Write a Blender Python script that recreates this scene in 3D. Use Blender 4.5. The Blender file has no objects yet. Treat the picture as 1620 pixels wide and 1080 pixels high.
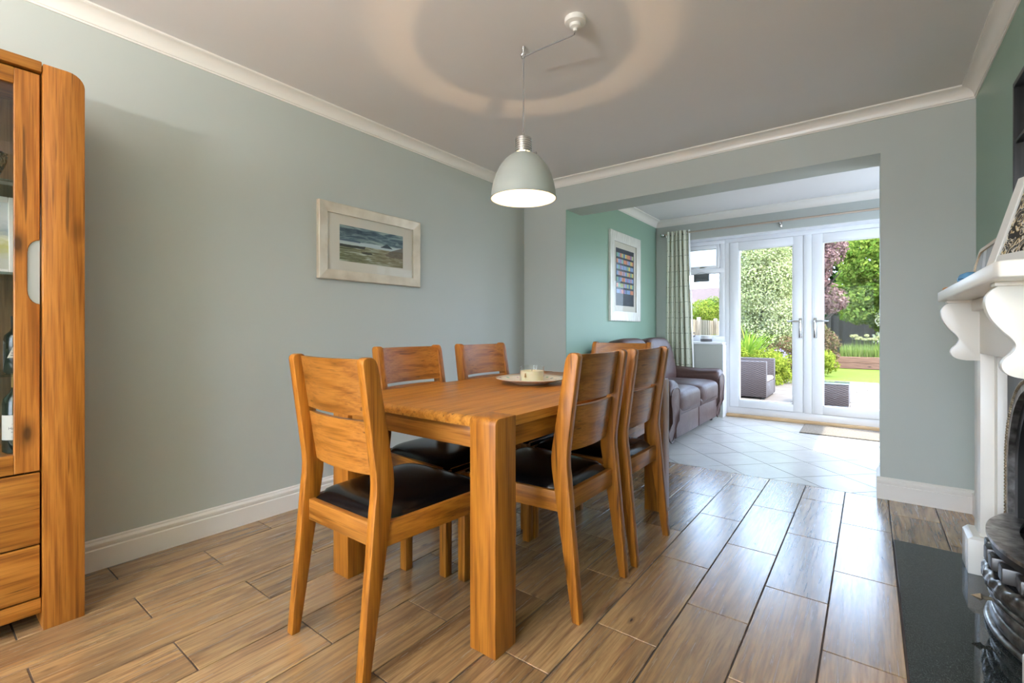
import bpy, bmesh, math, random
import numpy as np
from mathutils import Vector, Matrix
random.seed(7)
rng = np.random.default_rng(11)
PI = math.pi
scene = bpy.context.scene
col = scene.collection

# ------------------------------------------------------------------ camera, sky, sun, lights, exposure
cam_d = bpy.data.cameras.new('camera'); cam = bpy.data.objects.new('camera', cam_d); col.objects.link(cam)
cam.location = (0, 0, 1.03); cam.rotation_euler = (PI/2, 0, 0.6515)
cam_d.sensor_width = 36; cam_d.lens = 742.0/1620*36; cam_d.shift_y = -17.7/1620
cam_d.clip_start = 0.02; cam_d.clip_end = 400
scene.camera = cam

world = bpy.data.worlds.new('sky'); scene.world = world; world.use_nodes = True
wn = world.node_tree; wn.nodes.clear()
w_out = wn.nodes.new('ShaderNodeOutputWorld'); w_bg = wn.nodes.new('ShaderNodeBackground')
w_sky = wn.nodes.new('ShaderNodeTexSky'); w_sky.sky_type = 'NISHITA'; w_sky.sun_disc = False
w_sky.sun_elevation = math.radians(50); w_sky.sun_rotation = math.radians(105); w_sky.air_density = 1.0; w_sky.dust_density = 2.0
w_mix = wn.nodes.new('ShaderNodeMixRGB'); w_mix.inputs[0].default_value = 0.55
w_mix.inputs[2].default_value = (5.2, 6.7, 9.4, 1)
wn.links.new(w_sky.outputs[0], w_mix.inputs[1]); wn.links.new(w_mix.outputs[0], w_bg.inputs[0])
w_bg.inputs[1].default_value = 1.45
wn.links.new(w_bg.outputs[0], w_out.inputs[0])

sun_d = bpy.data.lights.new('sun', 'SUN'); sun = bpy.data.objects.new('sun', sun_d); col.objects.link(sun)
sun_d.energy = 7; sun_d.angle = math.radians(0.6); sun_d.color = (1, .955, .87)
sd = Vector((0.80, -0.20, 1.05)).normalized()
sun.rotation_euler = sd.to_track_quat('Z', 'Y').to_euler(); sun.location = (6, 6, 9)

# daylight of the bay window in the rear wall (behind the photographer)
ld = bpy.data.lights.new('rear_window_daylight', 'AREA'); lo = bpy.data.objects.new('rear_window_daylight', ld); col.objects.link(lo)
ld.shape = 'RECTANGLE'; ld.size = 2.95; ld.size_y = 1.85; ld.energy = 46; ld.color = (.98, .985, 1.0)
lo.location = (-1.09, -2.72, 1.27); lo.rotation_euler = (PI/2, 0, 0)
lo.rotation_euler = Vector((0, -1, 0)).to_track_quat('Z', 'Y').to_euler()

# daylight of the extension's side window (hidden behind the pier)
xd = bpy.data.lights.new('side_window_daylight', 'AREA'); xo = bpy.data.objects.new('side_window_daylight', xd); col.objects.link(xo)
xd.shape = 'RECTANGLE'; xd.size = 1.35; xd.size_y = 1.25; xd.energy = 11; xd.color = (.93, .965, 1.0)
xo.location = (1.30, 4.98, 1.5); xo.rotation_euler = Vector((1, 0, 0)).to_track_quat('Z', 'Y').to_euler()
# added, unseen fill light aimed at the rear ceiling to brighten the room
ud = bpy.data.lights.new('rear_ceiling_fill', 'AREA'); uo = bpy.data.objects.new('rear_ceiling_fill', ud); col.objects.link(uo)
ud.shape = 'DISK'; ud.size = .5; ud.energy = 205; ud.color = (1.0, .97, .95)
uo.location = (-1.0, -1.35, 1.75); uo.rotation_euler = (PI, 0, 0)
scene.view_settings.view_transform = 'Standard'; scene.view_settings.look = 'None'
scene.view_settings.exposure = 0.32; scene.view_settings.gamma = 1.0
scene.view_settings.use_curve_mapping = False
scene.cycles.max_bounces = 10; scene.cycles.diffuse_bounces = 5; scene.cycles.glossy_bounces = 4
scene.cycles.transparent_max_bounces = 16; scene.cycles.caustics_reflective = False; scene.cycles.caustics_refractive = False
scene.cycles.sample_clamp_indirect = 10.0
scene.cycles.use_denoising = True

# ------------------------------------------------------------------ mesh builder
class MB:
    def __init__(s): s.v = []; s.f = []; s.mi = []; s.cur = 0
    def add(s, vs, fs):
        o = len(s.v); s.v += [tuple(p) for p in vs]
        for f in fs: s.f.append([i+o for i in f]); s.mi.append(s.cur)
        return s
    def bm(s, b):
        b.verts.index_update()
        return s.add([v.co.copy() for v in b.verts], [[v.index for v in f.verts] for f in b.faces])
    def box(s, x0, x1, y0, y1, z0, z1, bev=0, seg=2, M=None):
        b = bmesh.new(); bmesh.ops.create_cube(b, size=1)
        bmesh.ops.scale(b, vec=(x1-x0, y1-y0, z1-z0), verts=b.verts)
        if bev: bmesh.ops.bevel(b, geom=b.edges[:], offset=bev, segments=seg, affect='EDGES', profile=.5)
        bmesh.ops.translate(b, vec=((x0+x1)/2, (y0+y1)/2, (z0+z1)/2), verts=b.verts)
        if M is not None: b.transform(M)
        s.bm(b); b.free(); return s
    def prism(s, poly, axis, a0, a1, bev=0, seg=2):
        # poly in the two remaining axes, in the order (y,z) for x, (x,z) for y, (x,y) for z
        def P(p, a):
            return {'x': (a, p[0], p[1]), 'y': (p[0], a, p[1]), 'z': (p[0], p[1], a)}[axis]
        n = len(poly); b = bmesh.new()
        A = [b.verts.new(P(p, a0)) for p in poly]; B = [b.verts.new(P(p, a1)) for p in poly]
        b.faces.new(A); b.faces.new(B)
        for i in range(n): b.faces.new((A[i], A[(i+1) % n], B[(i+1) % n], B[i]))
        bmesh.ops.recalc_face_normals(b, faces=b.faces)
        if bev:
            ed = [e for e in b.edges if e.calc_face_angle(0) > .45]
            bmesh.ops.bevel(b, geom=ed, offset=bev, segments=seg, affect='EDGES', profile=.5, clamp_overlap=True)
        s.bm(b); b.free(); return s
    def tube(s, pts, r, n=8, close=False):
        pts = [Vector(p) for p in pts]; m = len(pts); rs = r if isinstance(r, (list, tuple)) else [r]*m
        vs = []; fs = []; up = Vector((0, 0, 1))
        for i, p in enumerate(pts):
            if close: t = pts[(i+1) % m]-pts[i-1]
            else: t = pts[min(i+1, m-1)]-pts[max(i-1, 0)]
            t.normalize(); a = up if abs(t.z) < .9 else Vector((1, 0, 0))
            u = t.cross(a).normalized(); w = t.cross(u)
            for k in range(n):
                th = 2*PI*k/n; vs.append(p+(u*math.cos(th)+w*math.sin(th))*rs[i])
        for i in range(m if close else m-1):
            j = (i+1) % m
            for k in range(n): fs.append((i*n+k, i*n+(k+1) % n, j*n+(k+1) % n, j*n+k))
        if not close: fs.append(tuple(range(n))[::-1]); fs.append(tuple((m-1)*n+k for k in range(n)))
        return s.add(vs, fs)
    def lathe(s, prof, n=32, c=(0, 0, 0), M=None, closed=False):
        vs = []; fs = []; m = len(prof)
        for r, z in prof:
            for k in range(n):
                p = Vector((r*math.cos(2*PI*k/n), r*math.sin(2*PI*k/n), z))
                if M is not None: p = M @ p
                vs.append(p+Vector(c))
        for i in range(m if closed else m-1):
            j = (i+1) % m
            for k in range(n): fs.append((i*n+k, i*n+(k+1) % n, j*n+(k+1) % n, j*n+k))
        if not closed:
            if prof[0][0] > 1e-6: fs.append(tuple(range(n))[::-1])
            if prof[-1][0] > 1e-6: fs.append(tuple((m-1)*n+k for k in range(n)))
        return s.add(vs, fs)
    def grid(s, fn, nu, nv):
        vs = [fn(i/nu, j/nv) for j in range(nv+1) for i in range(nu+1)]
        fs = [(j*(nu+1)+i, j*(nu+1)+i+1, (j+1)*(nu+1)+i+1, (j+1)*(nu+1)+i) for j in range(nv) for i in range(nu)]
        return s.add(vs, fs)
    def slab(s, fn, nu, nv):  # closed sheet: fn(u,v,side)
        a = [fn(i/nu, j/nv, 0) for j in range(nv+1) for i in range(nu+1)]
        b = [fn(i/nu, j/nv, 1) for j in range(nv+1) for i in range(nu+1)]
        o = len(a); I = lambda i, j: j*(nu+1)+i; fs = []
        for j in range(nv):
            for i in range(nu):
                q = (I(i, j), I(i+1, j), I(i+1, j+1), I(i, j+1)); fs.append(q); fs.append(tuple(o+k for k in q[::-1]))
        for i in range(nu):
            fs.append((I(i+1, 0), I(i, 0), o+I(i, 0), o+I(i+1, 0))); fs.append((I(i, nv), I(i+1, nv), o+I(i+1, nv), o+I(i, nv)))
        for j in range(nv):
            fs.append((I(0, j), I(0, j+1), o+I(0, j+1), o+I(0, j))); fs.append((I(nu, j+1), I(nu, j), o+I(nu, j), o+I(nu, j+1)))
        return s.add(a+b, fs)
    def puff(s, c, h, e=.35, nu=28, nv=16, M=None):
        # superellipsoid cushion
        def sp(w, m): return math.copysign(abs(w)**m, w)
        vs = []; fs = []
        for j in range(nv+1):
            ph = -PI/2+PI*j/nv
            for i in range(nu):
                th = 2*PI*i/nu
                p = Vector((h[0]*sp(math.cos(ph), e)*sp(math.cos(th), e), h[1]*sp(math.cos(ph), e)*sp(math.sin(th), e), h[2]*sp(math.sin(ph), e*1.6)))
                if M is not None: p = M @ p
                vs.append(p+Vector(c))
        for j in range(nv):
            for i in range(nu): fs.append((j*nu+i, j*nu+(i+1) % nu, (j+1)*nu+(i+1) % nu, (j+1)*nu+i))
        return s.add(vs, fs)
    def text(s, body, size, fn, depth=.0004):
        cu = bpy.data.curves.new('t', 'FONT'); cu.body = body; cu.size = size; cu.align_x = 'CENTER'; cu.align_y = 'CENTER'; cu.resolution_u = 2
        o = bpy.data.objects.new('t', cu); me = bpy.data.meshes.new_from_object(o)
        s.add([fn(v.co.x, v.co.y) for v in me.vertices], [list(p.vertices) for p in me.polygons])
        bpy.data.objects.remove(o); bpy.data.curves.remove(cu); bpy.data.meshes.remove(me); return s
    def mesh(s, name, mats, smooth=35):
        me = bpy.data.meshes.new(name); me.from_pydata(s.v, [], s.f)
        mats = mats if isinstance(mats, (list, tuple)) else [mats]
        for m in mats: me.materials.append(m)
        if len(mats) > 1: me.polygons.foreach_set('material_index', s.mi)
        b = bmesh.new(); b.from_mesh(me); bmesh.ops.recalc_face_normals(b, faces=b.faces); b.to_mesh(me); b.free()
        if smooth:
            me.polygons.foreach_set('use_smooth', [True]*len(me.polygons)); me.set_sharp_from_angle(angle=math.radians(smooth))
        me.update(); return me
    def build(s, name, mats, parent=None, smooth=35):
        return link(name, s.mesh(name, mats, smooth), parent)

def link(name, me, parent=None):
    o = bpy.data.objects.new(name, me); col.objects.link(o)
    if parent is not None: o.parent = parent
    return o
def tag(o, label=None, cat=None, group=None, kind=None):
    if label: o['label'] = label
    if cat: o['category'] = cat
    if group: o['group'] = group
    if kind: o['kind'] = kind
    return o
def thing(name, loc, label=None, cat=None, group=None, rz=0, kind=None):
    o = bpy.data.objects.new(name, None); col.objects.link(o); o.location = loc; o.rotation_euler = (0, 0, rz); o.empty_display_size = .1
    return tag(o, label, cat, group, kind)
KIDS = {}
def kids(o): return [c for c in bpy.data.objects if c.parent == o]
def copy_tree(o, parent=None):
    c = o.copy(); col.objects.link(c); c.parent = parent
    for k in kids(o): copy_tree(k, c)
    return c

# ------------------------------------------------------------------ materials
def srgb(r, g, b):
    f = lambda c: (c/255/12.92) if c/255 <= .04045 else ((c/255+.055)/1.055)**2.4
    return (f(r), f(g), f(b), 1)
class NT:
    def __init__(s, name):
        s.m = bpy.data.materials.new(name); s.m.use_nodes = True; s.t = s.m.node_tree; s.t.nodes.clear()
        s.out = s.n('OutputMaterial'); 
    def n(s, k, **kw):
        nd = s.t.nodes.new('ShaderNode'+k)
        for a, b in kw.items(): setattr(nd, a, b)
        return nd
    def l(s, a, b): s.t.links.new(a, b)
    def val(s, sock, v):
        if hasattr(v, 'is_output') or hasattr(v, 'links'): s.l(v, sock)
        else: sock.default_value = v
    def math(s, op, a, b=0, c=None):
        nd = s.n('Math', operation=op); s.val(nd.inputs[0], a); s.val(nd.inputs[1], b)
        if c is not None: s.val(nd.inputs[2], c)
        return nd.outputs[0]
    def mix(s, f, a, b, mode='MIX'):
        nd = s.n('MixRGB', blend_type=mode); s.val(nd.inputs[0], f); s.val(nd.inputs[1], a); s.val(nd.inputs[2], b); return nd.outputs[0]
    def ramp(s, f, stops):
        nd = s.n('ValToRGB'); cr = nd.color_ramp
        while len(cr.elements) < len(stops): cr.elements.new(.5)
        for e, (p, c) in zip(cr.elements, stops): e.position = p; e.color = c if len(c) == 4 else (*c, 1)
        s.val(nd.inputs[0], f); return nd.outputs[0]
    def noise(s, vec, scale=5, detail=4, rough=.5, dist=0):
        nd = s.n('TexNoise'); nd.inputs['Scale'].default_value = scale; nd.inputs['Detail'].default_value = detail
        nd.inputs['Roughness'].default_value = rough; nd.inputs['Distortion'].default_value = dist
        if vec is not None: s.l(vec, nd.inputs['Vector'])
        return nd.outputs[0]
    def coord(s, kind='Object', scale=(1, 1, 1), rnd=0, loc=(0, 0, 0), rot=(0, 0, 0)):
        tc = s.n('TexCoord'); v = tc.outputs[kind]
        if rnd:
            oi = s.n('ObjectInfo'); cb = s.n('CombineXYZ')
            s.l(s.math('MULTIPLY', oi.outputs['Random'], rnd), cb.inputs[0]); s.l(s.math('MULTIPLY', oi.outputs['Random'], rnd*1.7), cb.inputs[1]); s.l(s.math('MULTIPLY', oi.outputs['Random'], rnd*2.3), cb.inputs[2])
            va = s.n('VectorMath', operation='ADD'); s.l(v, va.inputs[0]); s.l(cb.outputs[0], va.inputs[1]); v = va.outputs[0]
        mp = s.n('Mapping'); mp.inputs['Scale'].default_value = scale; mp.inputs['Location'].default_value = loc; mp.inputs['Rotation'].default_value = rot
        s.l(v, mp.inputs[0]); return mp.outputs[0]
    def bsdf(s, color, rough=.5, metal=0, spec=.5, bump=None, bstr=.2, bdist=.002, **kw):
        b = s.n('BsdfPrincipled'); s.val(b.inputs['Base Color'], color); s.val(b.inputs['Roughness'], rough)
        b.inputs['Metallic'].default_value = metal; b.inputs['Specular IOR Level'].default_value = spec
        for k, v in kw.items(): s.val(b.inputs[k.replace('_', ' ')], v)
        if bump is not None:
            bp = s.n('Bump'); bp.inputs['Strength'].default_value = bstr; bp.inputs['Distance'].default_value = bdist
            s.l(bump, bp.inputs['Height']); s.l(bp.outputs[0], b.inputs['Normal'])
        s.l(b.outputs[0], s.out.inputs[0]); return b
def plain(name, c, rough=.5, metal=0, spec=.5, **kw):
    t = NT(name); t.bsdf(c, rough, metal, spec, **kw); return t.m
def paint(name, c, rough=.55, amp=.03, spec=.3, bstr=.06):
    t = NT(name); v = t.coord('Object'); n = t.noise(v, 2.5, 4); n2 = t.noise(v, 260, 2)
    c2 = tuple(x*(1-amp*2) for x in c[:3])+(1,)
    t.bsdf(t.mix(n, c, c2), rough, 0, spec, bump=n2, bstr=bstr, bdist=.001); return t.m
def wood(name, axis, light, mid, dark, rough=.42, rnd=9, s=1.0, knots=True, tint=.25, spec=.4, bstr=.15):
    t = NT(name); ax = 'xyz'.index(axis)
    def sc(al, ac): return tuple((al if k == ax else ac)*s for k in range(3))
    v = t.coord('Object', sc(1.0, 9), rnd)
    wv = t.n('TexWave'); wv.wave_type = 'BANDS'; wv.bands_direction = 'DIAGONAL'; wv.wave_profile = 'SIN'   # cathedral figure
    wv.inputs['Scale'].default_value = 1.5; wv.inputs['Distortion'].default_value = 7.0; wv.inputs['Detail'].default_value = 3; wv.inputs['Detail Scale'].default_value = .55; wv.inputs['Detail Roughness'].default_value = .55
    t.l(t.coord('Object', sc(.75, 6.5), rnd), wv.inputs['Vector'])
    big = wv.outputs['Fac']
    rings = t.noise(t.coord('Object', sc(1.6, 60), rnd), 1, 5, .6, .7)
    fine = t.noise(t.coord('Object', sc(5, 190), rnd), 1, 3, .6, .2)
    f = t.math('MULTIPLY_ADD', rings, .80, t.math('MULTIPLY', big, .20))
    c = t.ramp(f, [(.26, dark), (.42, mid), (.56, light), (.68, mid), (.80, light)])
    pore = t.ramp(fine, [(.50, (0, 0, 0)), (.72, (1, 1, 1))])
    c = t.mix(t.math('MULTIPLY', pore, .55), c, tuple(k*.42 for k in mid[:3])+(1,))
    oi = t.n('ObjectInfo'); br = t.math('MULTIPLY_ADD', oi.outputs['Random'], tint, 1-tint/2)
    hs = t.n('HueSaturation'); t.l(c, hs.inputs['Color']); t.l(br, hs.inputs['Value']); c = hs.outputs[0]
    if knots:
        vo = t.n('TexVoronoi'); vo.inputs['Scale'].default_value = 1
        t.l(t.coord('Object', sc(2.6, 6.5), rnd), vo.inputs['Vector'])
        k = t.ramp(t.math('MULTIPLY_ADD', fine, .03, vo.outputs['Distance']), [(.06, (1, 1, 1)), (.10, (.55, .55, .55)), (.19, (0, 0, 0))])
        sp = t.n('SeparateXYZ'); t.l(vo.outputs['Color'], sp.inputs[0]); k = t.math('MULTIPLY', k, t.math('GREATER_THAN', sp.outputs[0], .25))
        c = t.mix(t.math('MULTIPLY', k, .85), c, tuple(x*.18 for x in dark[:3])+(1,))
        cr = t.noise(t.coord('Object', sc(2.2, 60), rnd*1.3), 1, 2, .5, .6)   # dark cracks
        c = t.mix(t.math('MULTIPLY', t.ramp(cr, [(.66, (0, 0, 0)), (.72, (1, 1, 1))]), .7), c, tuple(x*.3 for x in dark[:3])+(1,))
    t.bsdf(c, t.math('MULTIPLY_ADD', rings, .2, rough-.1), 0, spec, bump=fine, bstr=bstr, bdist=.0015); return t.m
def glass(name, tint=(1, 1, 1, 1), refl=.9, ior=1.45):
    t = NT(name); tr = t.n('BsdfTransparent'); tr.inputs[0].default_value = tint
    gl = t.n('BsdfGlossy'); gl.inputs['Roughness'].default_value = .01; gl.inputs[0].default_value = (refl, refl, refl, 1)
    fr = t.n('Fresnel'); ge = t.n('NewGeometry'); t.l(t.math('MULTIPLY_ADD', ge.outputs['Backfacing'], 1/ior-ior, ior), fr.inputs[0]); mx = t.n('MixShader')
    t.l(fr.outputs[0], mx.inputs[0]); t.l(tr.outputs[0], mx.inputs[1]); t.l(gl.outputs[0], mx.inputs[2]); t.l(mx.outputs[0], t.out.inputs[0]); return t.m
def leaf(name, a, b, tr=.35, k_=.25):
    t = NT(name); ge = t.n('NewGeometry'); a, b = [tuple(k*k_ for k in q[:3])+(1,) for q in (a, b)]; c = t.mix(ge.outputs['Random Per Island'], a, b)
    d = t.n('BsdfDiffuse'); e = t.n('BsdfTranslucent'); t.l(c, d.inputs[0]); t.l(c, e.inputs[0]); m = t.n('MixShader'); m.inputs[0].default_value = tr
    t.l(d.outputs[0], m.inputs[1]); t.l(e.outputs[0], m.inputs[2]); t.l(m.outputs[0], t.out.inputs[0]); return t.m

OL, OM, OD = (.375, .136, .014, 1), (.285, .095, .008, 1), (.155, .046, .004, 1)
oak = {a: wood('oak_'+a, a, OL, OM, OD, rough=.40) for a in 'xyz'}
oak['x'] = wood('oak_slats', 'x', (.385, .150, .024, 1), (.300, .108, .014, 1), (.165, .054, .006, 1), rough=.36)
oak_top = wood('oak_table_top', 'y', (.47, .195, .030, 1), (.38, .145, .018, 1), (.22, .074, .008, 1), rough=.36, tint=.16)
oak_dark = wood('oak_cabinet', 'z', (.36, .135, .021, 1), (.27, .092, .011, 1), (.15, .044, .005, 1), rough=.40)
oak_dark_y = wood('oak_cabinet_horizontal', 'y', (.43, .175, .030, 1), (.33, .122, .017, 1), (.16, .050, .007, 1), rough=.40)
M_wall = paint('pale_sage_paint', srgb(186, 190, 184), .5)
M_green = paint('green_paint', srgb(142, 169, 151), .40)
M_ceil = paint('ceiling_white', srgb(226, 222, 220), .7)
M_trim = plain('white_gloss_trim', srgb(232, 226, 218), .28)
M_upvc = plain('white_upvc', srgb(232, 233, 236), .25)
M_mantel = plain('cream_white_mantel', srgb(236, 232, 222), .3)
M_black = NT('black_leather'); _v = M_black.coord('Object'); M_black.bsdf((.003, .003, .0035, 1), .22, 0, .32, bump=M_black.noise(_v, 160, 4), bstr=.12, bdist=.002); M_black = M_black.m
def sofa_mat():
    t = NT('brown_sofa_leather'); v = t.coord('Object'); n = t.noise(v, 7, 4, .6); w = t.noise(t.coord('Object', (5, 16, 9)), 2.2, 5, .6, 1.5); f = t.noise(v, 220, 3)
    c = t.mix(n, (.100, .050, .042, 1), (.058, .029, .026, 1)); h = t.math('MULTIPLY_ADD', f, .12, w)
    t.bsdf(c, t.math('MULTIPLY_ADD', n, 16*.01, .36), 0, .42, bump=h, bstr=.30, bdist=.010); return t.m
M_sofa = sofa_mat()
def granite():
    t = NT('black_granite'); v = t.coord('Object'); n = t.noise(v, 330, 2, .7); n2 = t.noise(v, 90, 3)
    c = t.ramp(n, [(.35, (.006, .008, .008)), (.56, (.022, .028, .028)), (.70, (.10, .11, .105))])
    t.bsdf(c, .035, 0, .5); return t.m
M_granite = granite()
def tilewood():
    t = NT('wood_effect_porcelain'); rnd = 23
    v = t.coord('Object', (11, .95, 1), rnd); n = t.noise(v, 1.15, 7, .6, 1.9)
    fine = t.noise(t.coord('Object', (95, 3.2, 1), rnd), 1, 4, .65, .6)
    c = t.ramp(n, [(.27, srgb(104, 74, 44)), (.42, srgb(168, 126, 80)), (.56, srgb(204, 162, 108)), (.75, srgb(154, 114, 72))])
    c = t.mix(t.math('MULTIPLY', t.ramp(fine, [(.42, (0, 0, 0)), (.66, (1, 1, 1))]), .58), c, srgb(78, 56, 36))
    stain = t.noise(t.coord('Object', (5, .8, 1), rnd*1.4), 1, 4, .6, .8); c = t.mix(t.math('MULTIPLY', t.ramp(stain, [(.52, (0, 0, 0)), (.70, (1, 1, 1))]), .6), c, srgb(84, 62, 42))
    blot = t.noise(t.coord('Object', (1, 1, 1), rnd), 4.5, 3)
    c = t.mix(t.math('MULTIPLY', blot, .45), c, srgb(112, 96, 80))
    oi = t.n('ObjectInfo'); br = t.math('MULTIPLY_ADD', oi.outputs['Random'], .34, .66)
    hs = t.n('HueSaturation'); t.l(c, hs.inputs['Color']); t.l(br, hs.inputs['Value']); c = hs.outputs[0]
    vo = t.n('TexVoronoi'); vo.inputs['Scale'].default_value = 1; t.l(t.coord('Object', (7.5, 3.1, 1), rnd), vo.inputs['Vector'])
    k = t.ramp(vo.outputs['Distance'], [(.03, (1, 1, 1)), (.10, (0, 0, 0))])
    c = t.mix(t.math('MULTIPLY', k, .8), c, srgb(58, 42, 30))
    h = t.math('MULTIPLY_ADD', fine, .5, n)
    t.bsdf(c, t.math('MULTIPLY_ADD', fine, 0.12, .20), 0, 1.0, bump=h, bstr=.13, bdist=.003, Coat_Weight=.40, Coat_Roughness=.22); return t.m
M_tile = tilewood()
def tilegrey():
    t = NT('pale_grey_stone_tile'); v = t.coord('Object', (1, 1, 1), 13); n = t.noise(v, 3.5, 6, .6, .6); f = t.noise(v, 40, 4)
    c = t.mix(n, srgb(204, 201, 194), srgb(178, 175, 170))
    t.bsdf(c, t.math('MULTIPLY_ADD', f, .12, .18), 0, .75, bump=t.math('MULTIPLY_ADD', f, .3, n), bstr=.18, bdist=.003); return t.m
M_tile2 = tilegrey()
M_grout = plain('dark_grout', srgb(74, 62, 54), .8)
M_chrome = plain('brushed_steel', (.62, .62, .62, 1), .24, 1)
M_iron = NT('burnished_cast_iron'); _v = M_iron.coord('Object'); M_iron.bsdf(M_iron.ramp(M_iron.noise(_v, 30, 4), [(.35, (.13, .12, .11)), (.7, (.42, .40, .38))]), .32, .9, .5, bump=M_iron.noise(_v, 90, 3), bstr=.15); M_iron = M_iron.m
M_ironblack = plain('black_iron', (.014, .014, .014, 1), .45, .3)
M_bronze = NT('aged_bronze_iron'); _v = M_bronze.coord('Object'); M_bronze.bsdf(M_bronze.ramp(M_bronze.noise(_v, 26, 4), [(.3, (.13, .10, .06)), (.7, (.5, .42, .30))]), .4, .7); M_bronze = M_bronze.m
M_copper = plain('polished_copper', (.90, .56, .42, 1), .22, 1)
M_lampgrey = plain('pale_grey_enamel', srgb(170, 174, 167), .38)
M_lampwhite = plain('white_enamel', (.85, .83, .78, 1), .5)
M_pane = glass('window_glass', (.97, .98, .97, 1), .20, 1.25)
M_clear = glass('clear_glass', (.985, .99, .985, 1))
M_mirror = plain('mirror_glass', (.86, .88, .87, 1), .015, 1)
M_white = plain('matt_white', (.80, .79, .76, 1), .6)

# ------------------------------------------------------------------ room
XL, XR, YB, YR, ZC = -2.65, .475, 3.669, -2.45, 2.40
YE, ZE, XE = 5.92, 2.42, 1.05      # extension: inner face of its garden wall, ceiling, right wall
NX, NY = -2.183, 3.955             # face and far side of the left nib
PX = .052                          # edge of the pier to the right of the opening
ZO = 2.12
def struct(name, b, m, parent=None, smooth=35):
    o = b.build(name, m, parent, smooth)
    if parent is None: o['kind'] = 'structure'
    return o
fl = MB().box(XL-.2, XE+.2, YR-.2, 6.16, -.25, -.004)
floor = struct('floor', fl, M_grout)
# wood-effect tiles, laid half-bond
g = .0022; pit = .2135; tl = .6275
def tile_piece(poly, zt=0.0, t=.0045, b=.0012):
    return MB().prism(poly, 'z', zt-t, zt, bev=b, seg=1)
for k in range(-2, 13):
    x1 = .09-pit*k; x0 = x1-pit; x1m = x1
    if x0 < XL: x0 = XL+.004
    if x1 > XR: x1m = XR-.004
    if x0 > XR-.01 or x1m < XL+.02: continue
    y = (1.81 if k % 2 == 0 else 1.497)-tl*8
    while y < YB:
        a, c = max(y, YR+.003), min(y+tl, YB-.002); y += tl
        if c-a < .03: continue
        xx0, xx1 = x0+g, x1m-g
        if k < 0 and c > 1.52 and a < 2.955:         # cut round the hearth
            if a < 1.5: c = 1.513
            elif c > 2.97: a = 2.958
            else: continue
            if c-a < .04: continue
        cx, cy = (xx0+xx1)/2, (a+c)/2
        o = tile_piece([(xx0-cx, a+g-cy), (xx1-cx, a+g-cy), (xx1-cx, c-g-cy), (xx0-cx, c-g-cy)]).build('floor_tile', M_tile, floor, smooth=0)
        o.location = (cx, cy, 0)
# grey tiles laid diagonally in the extension
def clip(poly, ax, lim, sign):
    out = []
    for i in range(len(poly)):
        p, q = poly[i], poly[(i+1) % len(poly)]
        ip, iq = sign*(p[ax]-lim) <= 0, sign*(q[ax]-lim) <= 0
        if ip: out.append(p)
        if ip != iq:
            tt = (lim-p[ax])/(q[ax]-p[ax]); out.append(tuple(p[k]+(q[k]-p[k])*tt for k in (0, 1)))
    return out
D = .475
for i in range(0, 18):
    for j in range(0, 18):
        s0, d0 = 1.06+D*i, 2.80+D*j-4*D+.01
        s1, d1 = s0+D, d0+D; e = .0045
        cs = [(s0+e, d0+e), (s1-e, d0+e), (s1-e, d1-e), (s0+e, d1-e)]
        poly = [((s-d)/2, (s+d)/2) for s, d in cs]
        for ax, lim, sg in ((0, NX+.003, -1), (0, XE-.003, 1), (1, YB+.002, -1), (1, 6.08, 1)):
            poly = clip(poly, ax, lim, sg)
            if len(poly) < 3: break
        if len(poly) < 3: continue
        ar = abs(sum(poly[q][0]*poly[(q+1) % len(poly)][1]-poly[(q+1) % len(poly)][0]*poly[q][1] for q in range(len(poly))))/2
        if ar < .0012: continue
        cx = sum(p[0] for p in poly)/len(poly); cy = sum(p[1] for p in poly)/len(poly)
        o = tile_piece([(p[0]-cx, p[1]-cy) for p in poly], b=0).build('floor_tile', M_tile2, floor, smooth=0); o.location = (cx, cy, 0)

struct('ceiling', MB().box(XL-.2, XR+.2, YR-.2, YB, ZC, ZC+.2), M_ceil)
struct('ceiling_extension', MB().box(XL-.2, XE+.2, YB, 6.3, ZE, ZE+.2), M_ceil)
struct('wall_left', MB().box(XL-.2, XL, YR-.2, YB, 0, ZC), M_wall)
struct('wall_right', MB().box(XR, XR+.2, YR-.2, YB, 0, ZC), M_green)
wb = MB(); wb.box(XL-.2, NX-.004, YB, NY, 0, ZC); wb.box(PX, XE+.2, YB, NY, 0, ZC); wb.box(NX-.004, PX, YB, NY, ZO, ZC)
struct('wall_back', wb, M_wall)
struct('wall_extension_left', MB().box(XL-.2, NX, YB+.004, 6.3, 0, ZE), M_green)
wx = MB(); wx.box(XE, XE+.2, NY, 4.28, 0, ZE); wx.box(XE, XE+.2, 5.68, 6.3, 0, ZE); wx.box(XE, XE+.2, 4.28, 5.68, 0, .86); wx.box(XE, XE+.2, 4.28, 5.68, 2.14, ZE)
struct('wall_extension_right', wx, M_wall)
wn3 = thing('window_3', (XE+.1, 4.98, 0), kind='structure')
fr = MB()
for y in (-.67, 0, .67): fr.box(-.03, .03, y-.03, y+.03, .86, 2.14, .004)
for z in (.89, 2.11): fr.box(-.0302, .0302, -.70, .70, z-.03, z+.03, .004)
fr.build('window_frame', M_upvc, wn3)
for a, c in ((-.64, -.03), (.03, .64)): MB().box(-.004, .004, a, c, .92, 2.08).build('pane', M_pane, wn3)
wr = MB(); RX0, RX1, RZ0, RZ1 = -2.58, .40, .32, 2.22
wr.box(XL, RX0, YR-.2, YR, 0, ZC); wr.box(RX1, XR, YR-.2, YR, 0, ZC); wr.box(RX0, RX1, YR-.2, YR, 0, RZ0); wr.box(RX0, RX1, YR-.2, YR, RZ1, ZC)
struct('wall_rear', wr, M_wall)
wn2 = thing('window_2', (0, YR-.12, 0), kind='structure')
fr = MB()
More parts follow.
